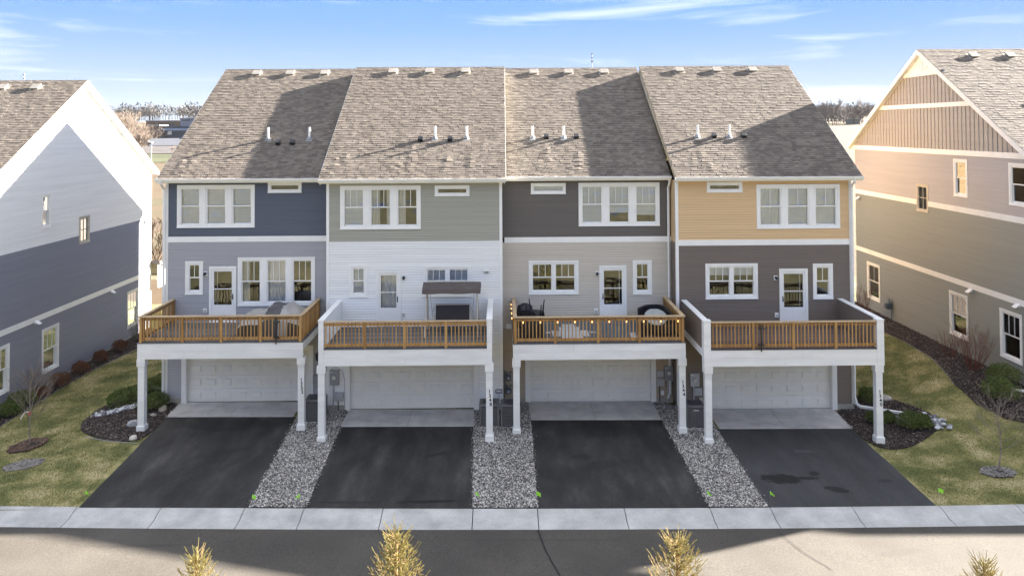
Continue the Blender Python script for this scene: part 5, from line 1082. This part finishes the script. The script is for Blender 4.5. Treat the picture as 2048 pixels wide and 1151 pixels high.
# ------------------------------------------------------------------ plants
def leafball(T, c, r, n, m, name='foliage', size=(.018, .04), seed=0, lump=.22, thin=.5, up=.5, squash=1.0):
    """many separate leaf-sized faces through a lumpy volume"""
    g = np.random.default_rng(seed); d = g.normal(size=(n, 3)); d /= np.linalg.norm(d, axis=1)[:, None]
    d[:, 2] = np.where(d[:, 2] < -.25, -d[:, 2], d[:, 2])
    k = g.normal(size=(9, 3)); k /= np.linalg.norm(k, axis=1)[:, None]
    lum = 1 + lump * (np.max(np.clip(d @ k.T, 0, 1) ** 8, axis=1) - .35) + .12 * np.sin(d[:, 0] * 7 + seed) * np.cos(d[:, 1] * 6)
    rad = lum * (1 - thin * g.random(n) ** 2.2)
    P = d * rad[:, None] * np.array(r) + np.array(c)
    nrm = d + g.normal(size=(n, 3)) * .5; nrm[:, 2] += up; nrm /= np.linalg.norm(nrm, axis=1)[:, None]
    t = np.cross(nrm, g.normal(size=(n, 3))); t /= np.linalg.norm(t, axis=1)[:, None]; b = np.cross(nrm, t)
    s = (size[0] + (size[1] - size[0]) * g.random(n))[:, None]; el = nrm * s * 1.2
    V = np.stack([P - t * s * .5, P + t * s * .5, P + b * s * 1.1 + el], 1)
    me = npmesh(name, V, np.arange(n * 3), m); return obj(name, me, T, c if False else None)
def shrub(label, x, y, r, h, m, n=2600, size=(.02, .045), name='shrub', cat='shrub', group='evergreen shrubs in the mulch beds', seed=1, lump=.3, twigm=None, sub='foliage'):
    z = H(x, y); T = thing(name, label, cat, (x, y, z), group)
    o = leafball(T, (0, 0, h * .42), (r, r * .92, h * .60), n, m, sub, size, seed, lump)
    mb = MB()
    for a in range(7): t = a * .9 + seed; mb.tube([(x, y, z - .03), (x + r * .3 * math.cos(t), y + r * .3 * math.sin(t), z + h * .3), (x + r * .6 * math.cos(t), y + r * .6 * math.sin(t), z + h * .6)], [.018, .012, .006], 4)
    mb.build('stem', twigm or M_BARK, T); return T
for i, (x, y, r, h, lb) in enumerate([(-15.25, 31.05, .75, .62, 'spreading juniper at the back of the white cobbles, leftmost of its bed'), (-14.55, 32.15, .62, .66, 'juniper beyond the first white post, in the middle of its bed'), (-14.0, 33.0, .55, .70, 'juniper under the reddish shrub by the grey wall corner'), (-13.85, 30.25, .52, .60, 'juniper right of the first white post, nearest the downspout')]):
    shrub(lb, x, y, r, h, M_JUN, 4200, (.02, .05), 'juniper', seed=i + 3, lump=.5)
for i, (x, y, r, h, lb) in enumerate([(14.65, 30.45, .42, .66, 'dark round evergreen behind the 1340 post, beyond the white drain pipe'), (13.95, 28.55, .33, .50, 'small yellow green shrub left of the 1340 post base'), (14.42, 28.6, .26, .42, 'small shrub just right of the 1340 post base, partly hidden'), (14.88, 27.85, .42, .62, 'round evergreen in front of the white cobbles on the right'), (15.28, 27.75, .28, .5, 'smaller yellowing shrub touching the round evergreen by the cobbles'), (18.45, 28.2, .62, .80, 'large clipped evergreen mound at the right edge, nearest the lawn'), (19.25, 29.35, .62, .75, 'large clipped evergreen mound close to the olive wall'), (-19.75, 31.75, .55, .65, 'green juniper mound at the left edge by the blue grey wall'), (-19.70, 30.75, .55, .55, 'green juniper cut by the left edge of the photo')]):
    shrub(lb, x, y, r, h, M_JUN, 3800, (.018, .04), 'evergreen_shrub', seed=i + 13, lump=.25)
for i, (x, y, r, h, lb) in enumerate([(-19.62, 39.4, .36, .62, 'rusty brown clipped shrub, farthest of the four along the blue grey wall'), (-19.62, 37.55, .36, .60, 'rusty brown clipped shrub, second farthest along the blue grey wall'), (-19.60, 35.75, .38, .62, 'rusty brown clipped shrub right of the near blue grey wall window'), (-19.56, 34.05, .42, .66, 'rusty brown clipped shrub directly under the near blue grey wall window'), (-19.60, 32.75, .34, .5, 'rusty brown low shrub beside the bare pale bush at the left')]):
    shrub(lb, x, y, r, h, M_BUSHBR, 3000, (.014, .034), 'spirea_bush', group='rusty clipped bushes along the left wall', seed=i + 31, lump=.15)
def branchy(mb, p, d, L_, r, depth, rnd, spread=.5, kids=3, grav=.0, n=3, minr=.002):
    q = p + d * L_; q2 = p + d * L_ * .5 + Vector((rnd.uniform(-1, 1), rnd.uniform(-1, 1), rnd.uniform(-.5, .5))) * L_ * .05
    r1 = max(minr, r * .68); mb.tube([p, q2, q], [r, (r + r1) / 2, r1], n if r > .01 else 3, cap=False)
    if depth <= 0: return
    for k in range(kids):
        t = rnd.uniform(.35, 1.0) if k else 1.0
        s = p + (q - p) * t; a = Vector((rnd.gauss(0, 1), rnd.gauss(0, 1), rnd.gauss(0, .6))).normalized()
        nd_ = (d + a * spread * rnd.uniform(.6, 1.2) + Vector((0, 0, .18 - grav))).normalized()
        branchy(mb, s, nd_, L_ * rnd.uniform(.55, .82), r1 * (.85 if k == 0 else .65), depth - 1, rnd, spread, kids, grav, n, minr)
def bare_shrub(label, x, y, h, w_, m, stems=16, seed=1, depth=3, group='bare twiggy shrubs', name='bare_shrub', r=.012):
    z = H(x, y); T = thing(name, label, 'shrub', (x, y, z), group); rnd = random.Random(seed); mb = MB()
    for k in range(stems):
        a = rnd.uniform(0, 6.28); s = rnd.uniform(.1, 1) * w_ / h; d = Vector((math.cos(a) * s * .55, math.sin(a) * s * .55, 1)).normalized()
        branchy(mb, Vector((x + .12 * math.cos(a), y + .12 * math.sin(a), z - .02)), d, h * rnd.uniform(.32, .5), r, depth, rnd, .30, 2, 0, 3, .0025)
    mb.build('twigs', m, T)
bare_shrub('large red stemmed bare shrub below the middle olive wall window', 19.15, 30.95, 1.5, 1.9, M_REDB, 34, 5, 4)
bare_shrub('smaller red bare shrub left of the large one at the olive wall', 19.2, 32.6, 1.05, 1.3, M_REDB, 20, 6, 3)
bare_shrub('red bare shrub by the far olive wall window and the brown half wall', 18.9, 39.9, 1.45, 1.5, M_REDB, 26, 7, 4)
bare_shrub('reddish bare shrub beyond the first white post', -14.45, 33.9, 1.65, 1.5, M_REDB, 30, 8, 4)
bare_shrub('pale bare shrub under the blue grey wall behind the young tree', -19.7, 33.0, 1.15, 1.6, M_TWIG, 30, 9, 4)
bare_shrub('grey bare shrub below the farthest blue grey wall window', -19.7, 41.3, 1.2, 1.2, M_TWIG, 24, 10, 4)
def young_tree(label, x, y, h, seed, tape=False):
    z = H(x, y); T = thing('young_tree', label, 'tree', (x, y, z), 'young bare trees on the lawn'); rnd = random.Random(seed)
    mb = MB(); pts = [Vector((x + .03 * math.sin(k * 1.3 + seed), y + .03 * math.cos(k), z - .05 + h * .92 * k / 8)) for k in range(9)]; mb.tube(pts, [.028 - .0024 * k for k in range(9)], 7); mb.build('trunk', M_TWIG, T)
    mb = MB()
    for k in range(22):
        t = .28 + .66 * k / 21; p = pts[0] + (pts[-1] - pts[0]) * t; a = k * 2.4; up = 1.1 if tape else .55
        d = Vector((math.cos(a), math.sin(a), up)).normalized(); branchy(mb, p, d, h * (.22 if tape else .20) * (1.25 - t * .6), .009, 3, rnd, .38, 3, 0, 3, .002)
    mb.build('crown', M_TWIG, T)
    if tape:
        mb = MB(); mb.tube([(x, y, z + .98), (x, y, z + 1.10)], .045, 8); mb.build('red_tape', M_REDTAPE, T); mb = MB(); mb.tube([(x, y - .02, z + 1.08), (x - .14, y - .05, z + 1.12), (x - .24, y - .08, z + .95), (x - .28, y - .08, z + .85)], .014, 5); mb.build('white_tie', WHITE, T)
young_tree('young bare tree with a red tape and white tie on its trunk', -17.1, 27.9, 2.65, 3, True)
young_tree('young grey bare tree in a straw ring on the right lawn', 15.97, 24.5, 2.45, 4)
# boulders and cobbles
def rock(label, x, y, rx, ry, rz, seed, m=None):
    T = bpy.data.meshes.new('boulder'); import bmesh; bm = bmesh.new(); bmesh.ops.create_icosphere(bm, subdivisions=3, radius=1); g = random.Random(seed); ks = [(Vector((g.gauss(0, 1), g.gauss(0, 1), g.gauss(0, 1))).normalized(), g.uniform(.75, .95)) for _ in range(9)]
    for v in bm.verts:
        for k, l in ks:
            dt = v.co.dot(k)
            if dt > l: v.co -= k * (dt - l) * .85
        v.co = Vector((v.co.x * rx, v.co.y * ry, v.co.z * rz))
    for f_ in bm.faces: f_.smooth = True
    bm.to_mesh(T); bm.free(); T.materials.append(m or M_ROCK); o = obj('boulder', T, None, (x, y, H(x, y) + rz * .55)); o.rotation_euler = (0, 0, g.uniform(0, 3)); tag(o, label, 'boulder', 'boulders in the left mulch bed')
rock('tan boulder beside the first downspout outlet', -13.28, 30.05, .20, .17, .15, 1, mat('tan_rock', (.46, .40, .31), .85, .2, 6, bump=.5, bscale=16)); rock('flat pale stone in front of the tan boulder', -13.42, 29.55, .16, .12, .06, 2)
rock('grey boulder against the first white post', -13.68, 28.55, .24, .17, .16, 3, mat('grey_rock', (.40, .40, .41), .85, .2, 6, bump=.5, bscale=16)); rock('round cream stone just in front of the first white post', -13.12, 27.35, .17, .14, .10, 4, mat('cream_rock', (.52, .48, .40), .85, .2, 6, bump=.5, bscale=16))
rock('rough grey mound of stone and dry grass by the right lawn edge', 15.2, 30.6, .42, .3, .16, 5)
def cobbles(label, path, w_, n, seed):
    T = thing('cobble_border', label, 'cobbles', (path[0][0], path[0][1], H(*path[0])), 'white and grey cobbles in the beds'); g = random.Random(seed)
    base = []
    for v in range(5):
        import bmesh; bm = bmesh.new(); bmesh.ops.create_icosphere(bm, subdivisions=1, radius=1)
        for q in bm.verts: q.co *= g.uniform(.85, 1.1)
        for f_ in bm.faces: f_.smooth = True
        me = bpy.data.meshes.new('cobble'); bm.to_mesh(me); bm.free(); me.materials.append(M_COBBLE); base.append(me)
    seg = list(zip(path, path[1:])); lens = [math.dist(a, b) for a, b in seg]; tot = sum(lens)
    for k in range(n):
        t = g.uniform(0, tot); i = 0
        while t > lens[i] and i < len(seg) - 1: t -= lens[i]; i += 1
        a, b = seg[i]; u = t / lens[i]; x, y = a[0] + (b[0] - a[0]) * u + g.uniform(-w_, w_), a[1] + (b[1] - a[1]) * u + g.uniform(-w_, w_); s = g.uniform(.055, .105)
        obj('cobble', base[k % 5], T, (x, y, H(x, y) + .05 + s * .35), (g.uniform(-.3, .3), g.uniform(-.3, .3), g.uniform(0, 6)), (s * 1.3, s, s * .7))
M_COBBLE.node_tree.nodes['Color Ramp'].color_ramp.elements[1].color = (.62, .62, .62, 1)
cobbles('band of white and grey cobbles in the left bed in front of the junipers', [(-15.85, 29.9), (-15.45, 30.0), (-15.0, 30.2), (-14.6, 30.55), (-14.35, 31.2)], .20, 95, 5)
cobbles('fan of white and grey cobbles at the end of the right drain pipe', [(14.3, 29.2), (14.75, 28.75), (15.2, 28.45), (15.65, 28.35), (15.95, 28.0), (15.85, 27.5)], .26, 130, 6)
mb = MB(); mb.tube([(-14.7, 32.2, .30), (-14.25, 32.05, .34), (-14.1, 32.0, .36)], .055, 8); tag(mb.build('drain_pipe', WHITE), 'short white drain pipe end lying on the juniper', 'pipe')
mb = MB(); mb.tube([(19.98, 28.95, H(19.5, 28.8) + .10), (19.3, 28.75, H(19.4, 28.7) + .08), (20.9, 28.1, H(20.4, 28.4) + .10)][1:], .05, 8); tag(mb.build('drain_pipe', WHITE), 'white drain pipe on the mulch at the right edge of the photo', 'pipe')
gas(frame_fn('W', 20.0), 39.1, 1.85, 'grey gas meter on the olive wall beyond the brown half wall', 1.5)
mb = MB(); mb.tube([(-19.6, 29.6, -.2), (-19.2, 29.35, -.22)], .06, 8); tag(mb.build('drain_pipe', M_LGREY), 'grey pipe end at the lower left corner of the blue grey wall', 'pipe')
# marking flags
def flag(x, y, side, label, tri=False):
    z = H(x, y); T = thing('marking_flag', label, 'flag', (x, y, z), 'lime utility flags along the kerb'); g = random.Random(int(x * 10))
    mb = MB(); mb.tube([(x, y, z - .05), (x + .01, y - .01, z + .30)], .003, 4); mb.build('wire', M_GALV, T)
    mb = MB(); s = side; n = 4; t = .06 * g.uniform(-1, 1)
    P = lambda u, v: (x + s * .13 * u, y - .01 + .03 * math.sin(u * 4 + v), z + .17 + .12 * v - .03 * u + t * u * .3)
    for i in range(n): mb.quad(P(i / n, 0), P((i + 1) / n, .12 if tri else 0), P((i + 1) / n, (1 - (i + 1) / n * .7) if tri else 1), P(i / n, (1 - i / n * .7) if tri else 1))
    mb.build('cloth', M_FLAG, T)
for a in [(-12.42, 22.95, 1, 'lime flag on the lawn at the left edge of the first driveway', True), (-7.40, 22.66, 1, 'lime flag at the right edge of the first driveway'), (-6.02, 22.72, -1, 'lime flag in the first gravel strip near the second driveway', True), (-.84, 22.82, 1, 'lime flag at the right edge of the second driveway', True), (.96, 22.80, 1, 'lime flag seen edge on at the left of the third driveway'),
          (6.05, 22.82, 1, 'lime flag at the right edge of the third driveway', True), (7.92, 22.78, 1, 'lime flag at the left edge of the fourth driveway', True), (13.05, 22.92, 1, 'square lime flag on the lawn right of the fourth driveway')]:
    flag(*a[:4], *(a[4:] or (False,)))
# ------------------------------------------------------------------ spruces across the lane
def spruce_mesh(seed, h=4.2):
    g = np.random.default_rng(seed); V = []; shoots = []
    def shoot(p, d, L_, dens): shoots.append((p, d, L_, dens))
    z = .5
    lv = []
    while z < h - .12:
        t = z / h; R_ = 1.25 * (1 - t) ** .82 + .07; fine = z > h - 1.7
        nb = 9 if fine else 8; a0 = g.random() * 6.28
        for k in range(nb):
            a = a0 + k * 6.28 / nb + g.normal() * .18; rr_ = R_ * (.75 + .4 * g.random()); up = .75 * t + .1 + g.normal() * .1
            d = np.array([math.cos(a), math.sin(a), up]); d /= np.linalg.norm(d); p = np.array([0, 0, z + g.normal() * .03]); st = .11 if fine else .20; s = .04
            while s < rr_:
                q = p + d * s + np.array([0, 0, .18 * (s / rr_) ** 2 * rr_])
                for sd_ in (-1, 1):
                    b = np.array([-d[1], d[0], 0]) * sd_; dd = d * .75 + b * (.55 + .35 * g.random()) + np.array([0, 0, .25 + g.normal() * .28]); dd /= np.linalg.norm(dd)
                    shoot(q, dd, (.07 + .12 * g.random()) * (1.3 - s / rr_ * .4) * (1 if fine else 1.7), 1 if fine else .5)
                dd = d + g.normal(size=3) * .2 + np.array([0, 0, .1]); dd /= np.linalg.norm(dd); shoot(q, dd, st * 1.1, 1 if fine else .5); s += st
            dd = d + np.array([0, 0, .45]); dd /= np.linalg.norm(dd); shoot(p + d * rr_ + np.array([0, 0, .18 * rr_]), dd, .10 + .14 * g.random(), 1)
        z += .14 if fine else .30
    for k in range(7):
        a = k * .9; d = np.array([math.cos(a) * .4, math.sin(a) * .4, 1]); d /= np.linalg.norm(d); shoot(np.array([0, 0, h - .30 + .03 * k]), d, .12 + .1 * g.random(), 1.4)
    shoot(np.array([0, 0, h - .32]), np.array([0, 0, 1.]), .36, 1.6)
    P = []; tw = MB()
    for (p, d, L_, dens) in shoots:
        n = int(max(14, L_ * 430 * dens)); t = g.random(n); w_ = .016 if dens > .8 else .028; nl = .021 if dens > .8 else .038
        r = g.normal(size=(n, 3)); r -= (r @ d)[:, None] * d; r /= np.linalg.norm(r, axis=1)[:, None] + 1e-9
        base = p + d * (t * L_)[:, None]; tip = base + (r * .62 + d * .9) * nl * (.7 + .5 * g.random(n))[:, None]; sdv = np.cross(r, d) * (.0024 if dens > .8 else .006)
        P.append(np.stack([base - sdv, base + sdv, tip], 1))
        if dens >= 1: tw.tube([tuple(p), tuple(p + d * L_)], [.006, .003], 3, cap=False)
    P = np.concatenate(P); tw.tube([(0, 0, -.1), (0, 0, h - .3), (0, 0, h - .02)], [.07, .02, .004], 7)
    return npmesh('crown', P, np.arange(len(P) * 3), M_SPRUCE), tw.mesh('trunk', mat('spruce_bark', (.30, .20, .10), .9, .2, 8))
SP = [spruce_mesh(11), spruce_mesh(23)]
for i, (px_, ztip, v, lb) in enumerate([(-5.17, 3.96, 0, 'young spruce tip, leftmost of the four at the bottom of the photo'), (-1.82, 4.30, 1, 'tallest young spruce, in front of the second driveway'), (2.93, 4.14, 0, 'broad young spruce in front of the third and fourth driveways'), (8.16, 3.68, 1, 'young spruce whose tip just shows at the lower right')]):
    s = (ztip - H(px_, 13)) / 4.2; T = thing('spruce_tree', lb, 'tree', (px_, 13.0, H(px_, 13)), 'young spruces across the lane')
    for me in SP[v]: o = obj('crown' if me.name.startswith('crown') else 'trunk', me, T, None); o.location = (0, 0, 0); o.scale = (s * (1.12 if i == 2 else .92), s, s); o.rotation_euler = (0, 0, i * 1.3)
# ------------------------------------------------------------------ far surroundings
def tree_meshes(seed, h, m, kids=3, depth=5, spread=.42):
    rnd = random.Random(seed); t = MB(); c = MB(); t.tube([(0, 0, -.5), (.1, 0, h * .18), (.15, .05, h * .36)], [h * .022, h * .017, h * .012], 6)
    for k in range(5):
        a = k * 1.26 + seed; branchy(c, Vector((.12, .04, h * (.16 + .05 * k))), Vector((math.cos(a) * .55, math.sin(a) * .55, 1)).normalized(), h * .26, h * .010, depth, rnd, spread, kids, 0, 3, h * .0022)
    return t.mesh('trunk', M_BARK), c.mesh('crown', m)
TV = [tree_meshes(s, 16, M_TREEBG) for s in (1, 2, 3)] + [tree_meshes(s, 16, M_TREEBG2) for s in (4, 5, 6)]
def far_tree(x, y, s, v, label, group, rz=0, wd=1.0):
    T = thing('bare_tree', label, 'tree', (x, y, H(x, y) - .3), group); T.scale = (s * wd, s * wd, s); T.rotation_euler = (0, 0, rz)
    for me, nm in zip(TV[v], ('trunk', 'crown')): o = bpy.data.objects.new(nm, me); COL.objects.link(o); o.parent = T
rnd = random.Random(9)
def X_at(px, y): return (px - 1004) / 1519.1 * y
for k in range(26):
    px = 216 + 4.4 * k + rnd.uniform(-2, 2); y = rnd.uniform(300, 420) if px < 300 else rnd.uniform(440, 560)
    far_tree(X_at(px, y), y, rnd.uniform(.72, 1.0) * (1.05 if px < 262 else .62), k % 3, ('tall pale bare tree in the grove behind the left gable slope' if px < 262 else 'lower bare tree behind the brick wing and blue shed' if px > 300 else 'pale bare tree between the grove and the brick wing'), 'bare trees in the left distance', rnd.uniform(0, 6), 1.15)
for k in range(13):
    px = 255 + rnd.uniform(0, 40); y = rnd.uniform(285, 330); far_tree(X_at(px, y), y, rnd.uniform(.35, .5), k % 3, 'low bare tree beside the distant street', 'bare trees in the left distance', rnd.uniform(0, 6), 1.3)
for k in range(30):
    px = 1625 + 4.6 * k + rnd.uniform(-3, 3); y = rnd.uniform(500, 560); far_tree(X_at(px, y), y, rnd.uniform(.72, 1.08), 3 + k % 3, 'grey bare tree in the line beyond the right field', 'bare trees beyond the right field', rnd.uniform(0, 6))
for k, (px, y) in enumerate([(372, 300), (352, 262), (318, 60), (309, 70), (324, 75)]):
    far_tree(X_at(px, y), y, (.32, .25, .26, .22, .2)[k], k % 3, ['small pale bare tree near the first roof edge', 'small bare tree on the green verge', 'bare brush in the gap beside the left house', 'farther bare brush in the gap beside the left house', 'low bare brush seen past the left corner board'][k], 'small bare trees', k)
# wooded ridge as one mass
def woods(name, x0, x1, y, h0, h1, n, m, zb):
    g = np.random.default_rng(5); k = 90; nt_ = n // k; X = x0 + (x1 - x0) * g.random(nt_); Y = y + 60 * g.random(nt_); B_ = np.array([zb(a, b) for a, b in zip(X, Y)]); Hh = h0 + (h1 - h0) * g.random(nt_) ** 1.5
    d = g.normal(size=(nt_, k, 3)); d /= np.linalg.norm(d, axis=2)[..., None]; rr_ = g.random((nt_, k, 1)) ** .4
    C = np.stack([X, Y, B_ + Hh * .58], 1)[:, None, :] + d * rr_ * (np.stack([Hh * .42, Hh * .42, Hh * .44], 1)[:, None, :]); n = nt_ * k; C = C.reshape(-1, 3); S = (np.repeat(Hh, k) * .05)[:, None, None] * (.5 + g.random((n, 1, 1)))
    V = C[:, None, :] + g.normal(size=(n, 3, 3)) * S * np.array([.8, .4, 1.1])
    V[::k, 0] = np.stack([X - .4, Y, B_ - 2], 1); V[::k, 1] = np.stack([X + .4, Y, B_ - 2], 1); V[::k, 2] = np.stack([X, Y, B_ + Hh * .8], 1)
    return obj(name, npmesh(name, V, np.arange(n * 3), m), kind='stuff')
M_WOODS = mat('far_woods', (.12, .105, .095), .95, .2, .02, island=.6, col2=(.075, .066, .063)); M_WOODS2 = mat('far_woods_brown', (.18, .14, .11), .95, .2, .02, island=.6, col2=(.11, .085, .07))
woods('far_woods', -700, -240, 900, 10, 20, 45000, M_WOODS, lambda a, b: H(a, b) + 6 * math.sin(a * .012) + 4)
woods('far_woods', 160, 420, 600, 9, 16, 27000, M_WOODS, lambda a, b: H(a, b) - 1)
woods('brushwood', X_at(215, 430), X_at(315, 430), 400, 4, 8, 9000, M_WOODS2, H)
def flat(name, px0, px1, y0, y1, m, dz, xa=None):
    mb = MB(); xs_ = [X_at(px0, y0), X_at(px1, y0)]; n = 6
    for k in range(n):
        a, b = y0 + (y1 - y0) * k / n, y0 + (y1 - y0) * (k + 1) / n; mb.quad((X_at(px0, a), a, H(X_at(px0, a), a) + dz), (X_at(px1, a), a, H(X_at(px1, a), a) + dz), (X_at(px1, b), b, H(X_at(px1, b), b) + dz), (X_at(px0, b), b, H(X_at(px0, b), b) + dz))
    return obj(name, mb.mesh(name, m), kind='structure')
flat('verge', 150, 460, 228, 277, mat('green_verge', (.055, .060, .022), .95, .2, .06), .10); flat('street', 150, 460, 276, 342, M_PARK2, .30); flat('parking_lot', 303, 460, 341, 445, M_PARK, .5)
def building(name, label, px0, px1, y, zt, zb, dep, mw, mr, wins, wm=M_DKBL, band=None):
    x0, x1 = X_at(px0, y), X_at(px1, y); T = thing(name, label, 'building', ((x0 + x1) / 2, y, zb)); mb = MB(); mb.box(x0, x1, y, y + dep, zb - 2, zt); mb.build('wall', mw, T); mb = MB(); mb.box(x0 - .4, x1 + .4, y - .4, y + dep + .4, zt, zt + .5); mb.build('roof', mr, T)
    for (a, b, c, d) in wins: mb = MB(); mb.box(X_at(a, y), X_at(b, y), y - .15, y - .02, c, d); mb.build('window', wm, T)
    if band: mb = MB(); mb.prism([(y - 1.5, band[0]), (y - .02, band[1]), (y - .02, band[1] - .2), (y - 1.5, band[0] - .2)], lambda a, b: (x0 - .5, a, b), lambda a, b: (x1 + .5, a, b)); mb.build('awning_roof', M_LTBL, T)
    return T
building('school', 'long tan brick building with small windows behind the blue shed', 296, 395, 520, 17.0, 8.0, 30, M_BRICKT, M_LGREY, [(px, px + 4, z, z + 1.8) for px in (302, 312, 325, 331, 343, 349, 362, 368) for z in (9.8, 13.6)] )
building('brick_wing', 'darker brick wing with two rows of windows left of the blue shed', 300, 322, 480, 13.6, 7.0, 12, M_BRICK, M_LGREY, [(a, a + 3.2, z, z + 1.7) for a in (303, 309, 315) for z in (8.6, 11.6)])
building('shed', 'dark blue shed with a pale blue roof strip and one square window', 320, 400, 449, 12.6, 5.4, 16, M_DKBL, mat('shed_roof', (.06, .08, .11), .6, .1), [(339, 347, 8.2, 10.2)], WHITE, (10.6, 12.0))
building('pavilion', 'small white rooftop building with a dark strip window behind the shed', 364, 396, 500, 18.4, 14.5, 8, M_LTBL, M_LGREY, [(367, 383, 16.6, 17.6)])
building('farm_building', 'low grey building among the trees beyond the right field', 1705, 1724, 520, 15.8, 11.5, 8, mat('grey_shed', (.16, .19, .20), .8, .1), M_LGREY, [(1709, 1712, 12.6, 13.8)])
def vehicle(label, x, y, m, rz, kind='pickup'):
    z = H(x, y) + .55; T = thing('parked_' + kind, label, 'vehicle', (x, y, z)); T.rotation_euler = (0, 0, rz); ORG[T.name] = (0, 0, 0)
    mb = MB(); pr = [(-2.7, .45), (2.7, .45), (2.7, 1.0), (1.4, 1.15), (.8, 1.85), (-.7, 1.85), (-.9, 1.2), (-2.7, 1.2)] if kind == 'pickup' else [(-2.2, .4), (2.2, .4), (2.2, .9), (1.2, 1.0), (.6, 1.45), (-1.1, 1.45), (-1.7, 1.0), (-2.2, .95)]
    mb.prism(pr, lambda a, b: (a, -.95, b), lambda a, b: (a, .95, b)); mb.build('body', m, T, bevel=.08)
    mb = MB(); mb.prism([(-.6, 1.25), (1.0, 1.25), (.7, 1.7), (-.6, 1.7)] if kind == 'pickup' else [(-1.4, .98), (1.0, .98), (.55, 1.36), (-1.0, 1.36)], lambda a, b: (a, -.97, b), lambda a, b: (a, .97, b)); mb.build('side_window', M_DARK, T)
    for wx in (-1.7, 1.7):
        for wy in (-.95, .95): mb = MB(); mb.tube([(wx, wy - .12, .38), (wx, wy + .12, .38)], .38, 14); mb.build('wheel', M_BLACK, T)
vehicle('white pickup parked on the distant street beside the bare trees', X_at(297, 354), 354, M_CARW, .1); vehicle('blue car half hidden by the first roof, beside the shed', X_at(371, 425), 425, M_CARB, .3, 'car'); vehicle('white car at the far edge of the trees by the street', X_at(286, 372), 372, M_CARW, 0, 'car')
T = thing('water_tower', 'small distant water tower on the skyline left of the first roof', 'water tower', (X_at(365, 1400), 1400, 30)); x = X_at(365, 1400)
mb = MB(); mb.tube([(x, 1400, 20), (x, 1400, 46)], 1.6, 8); mb.build('column', M_LGREY, T); mb = MB(); mb.tube([(x, 1400, 44), (x, 1400, 47), (x, 1400, 51), (x, 1400, 54)], [1.6, 3.6, 3.6, 1.2], 12); mb.build('tank', M_LGREY, T)
for px, zt, lb in ((1185, 35.6, 'thin radio mast rising behind the third roof ridge'), (55, 29.6, 'thin radio mast rising behind the left house ridge')):
    x = X_at(px, 250); T = thing('radio_mast', lb, 'mast', (x, 250, H(x, 250)), 'distant radio masts'); mb = MB(); mb.tube([(x, 250, 0), (x, 250, zt)], .10, 5); mb.build('pole', M_GREYMET, T)
    for q in (.3, 1.6, 2.5, 3.0): mb = MB(); mb.box(x - .35, x + .35, 249.8, 250.2, zt - q - .15, zt - q + .12); mb.build('antenna', M_GREYMET, T)
for px, zt, lb in ((307, 6.0, 'pale post at the edge of the distant verge'),):
    x = X_at(px, 236); T = thing('verge_post', lb, 'post', (x, 236, H(x, 236))); mb = MB(); mb.box(x - .07, x + .07, 235.9, 236.1, 1, zt); mb.build('shaft', M_LGREY, T); mb = MB(); mb.box(x - .1, x + .1, 235.87, 236.13, zt, zt + .15); mb.build('cap', WHITE, T)
T = thing('power_line', 'thin power line sagging across the sky left of the first roof', 'power line', (X_at(300, 300), 300, 20))
mb = MB()
x0_, x1_ = X_at(60, 300), X_at(520, 300); mb.tube([(x0_ + (x1_ - x0_) * k / 16, 300, 22.2 - 2.6 * k / 16 - 1.2 * math.sin(math.pi * k / 16)) for k in range(17)], .035, 3); mb.build('wire', M_GREYMET, T)
for xx, zt in ((x0_, 22.4), (x1_, 19.8)): mb = MB(); mb.tube([(xx, 300, 1), (xx, 300, zt)], .15, 5); mb.build('pole', M_BARK, T)

# ------------------------------------------------------------------ the air: one closed box of pale haze round everything
hm = bpy.data.materials.new('haze'); hm.use_nodes = True; t = hm.node_tree; t.nodes.clear(); o_ = nd(t, 'ShaderNodeOutputMaterial'); pv = nd(t, 'ShaderNodeVolumePrincipled')
pv.inputs['Color'].default_value = (.93, .96, 1, 1); pv.inputs['Density'].default_value = .00003; t.links.new(pv.outputs[0], o_.inputs['Volume'])
mb = MB(); mb.box(-2600, 2600, -450, 1560, -8, 56); hz_ = mb.build('haze', hm); hz_['kind'] = 'stuff'
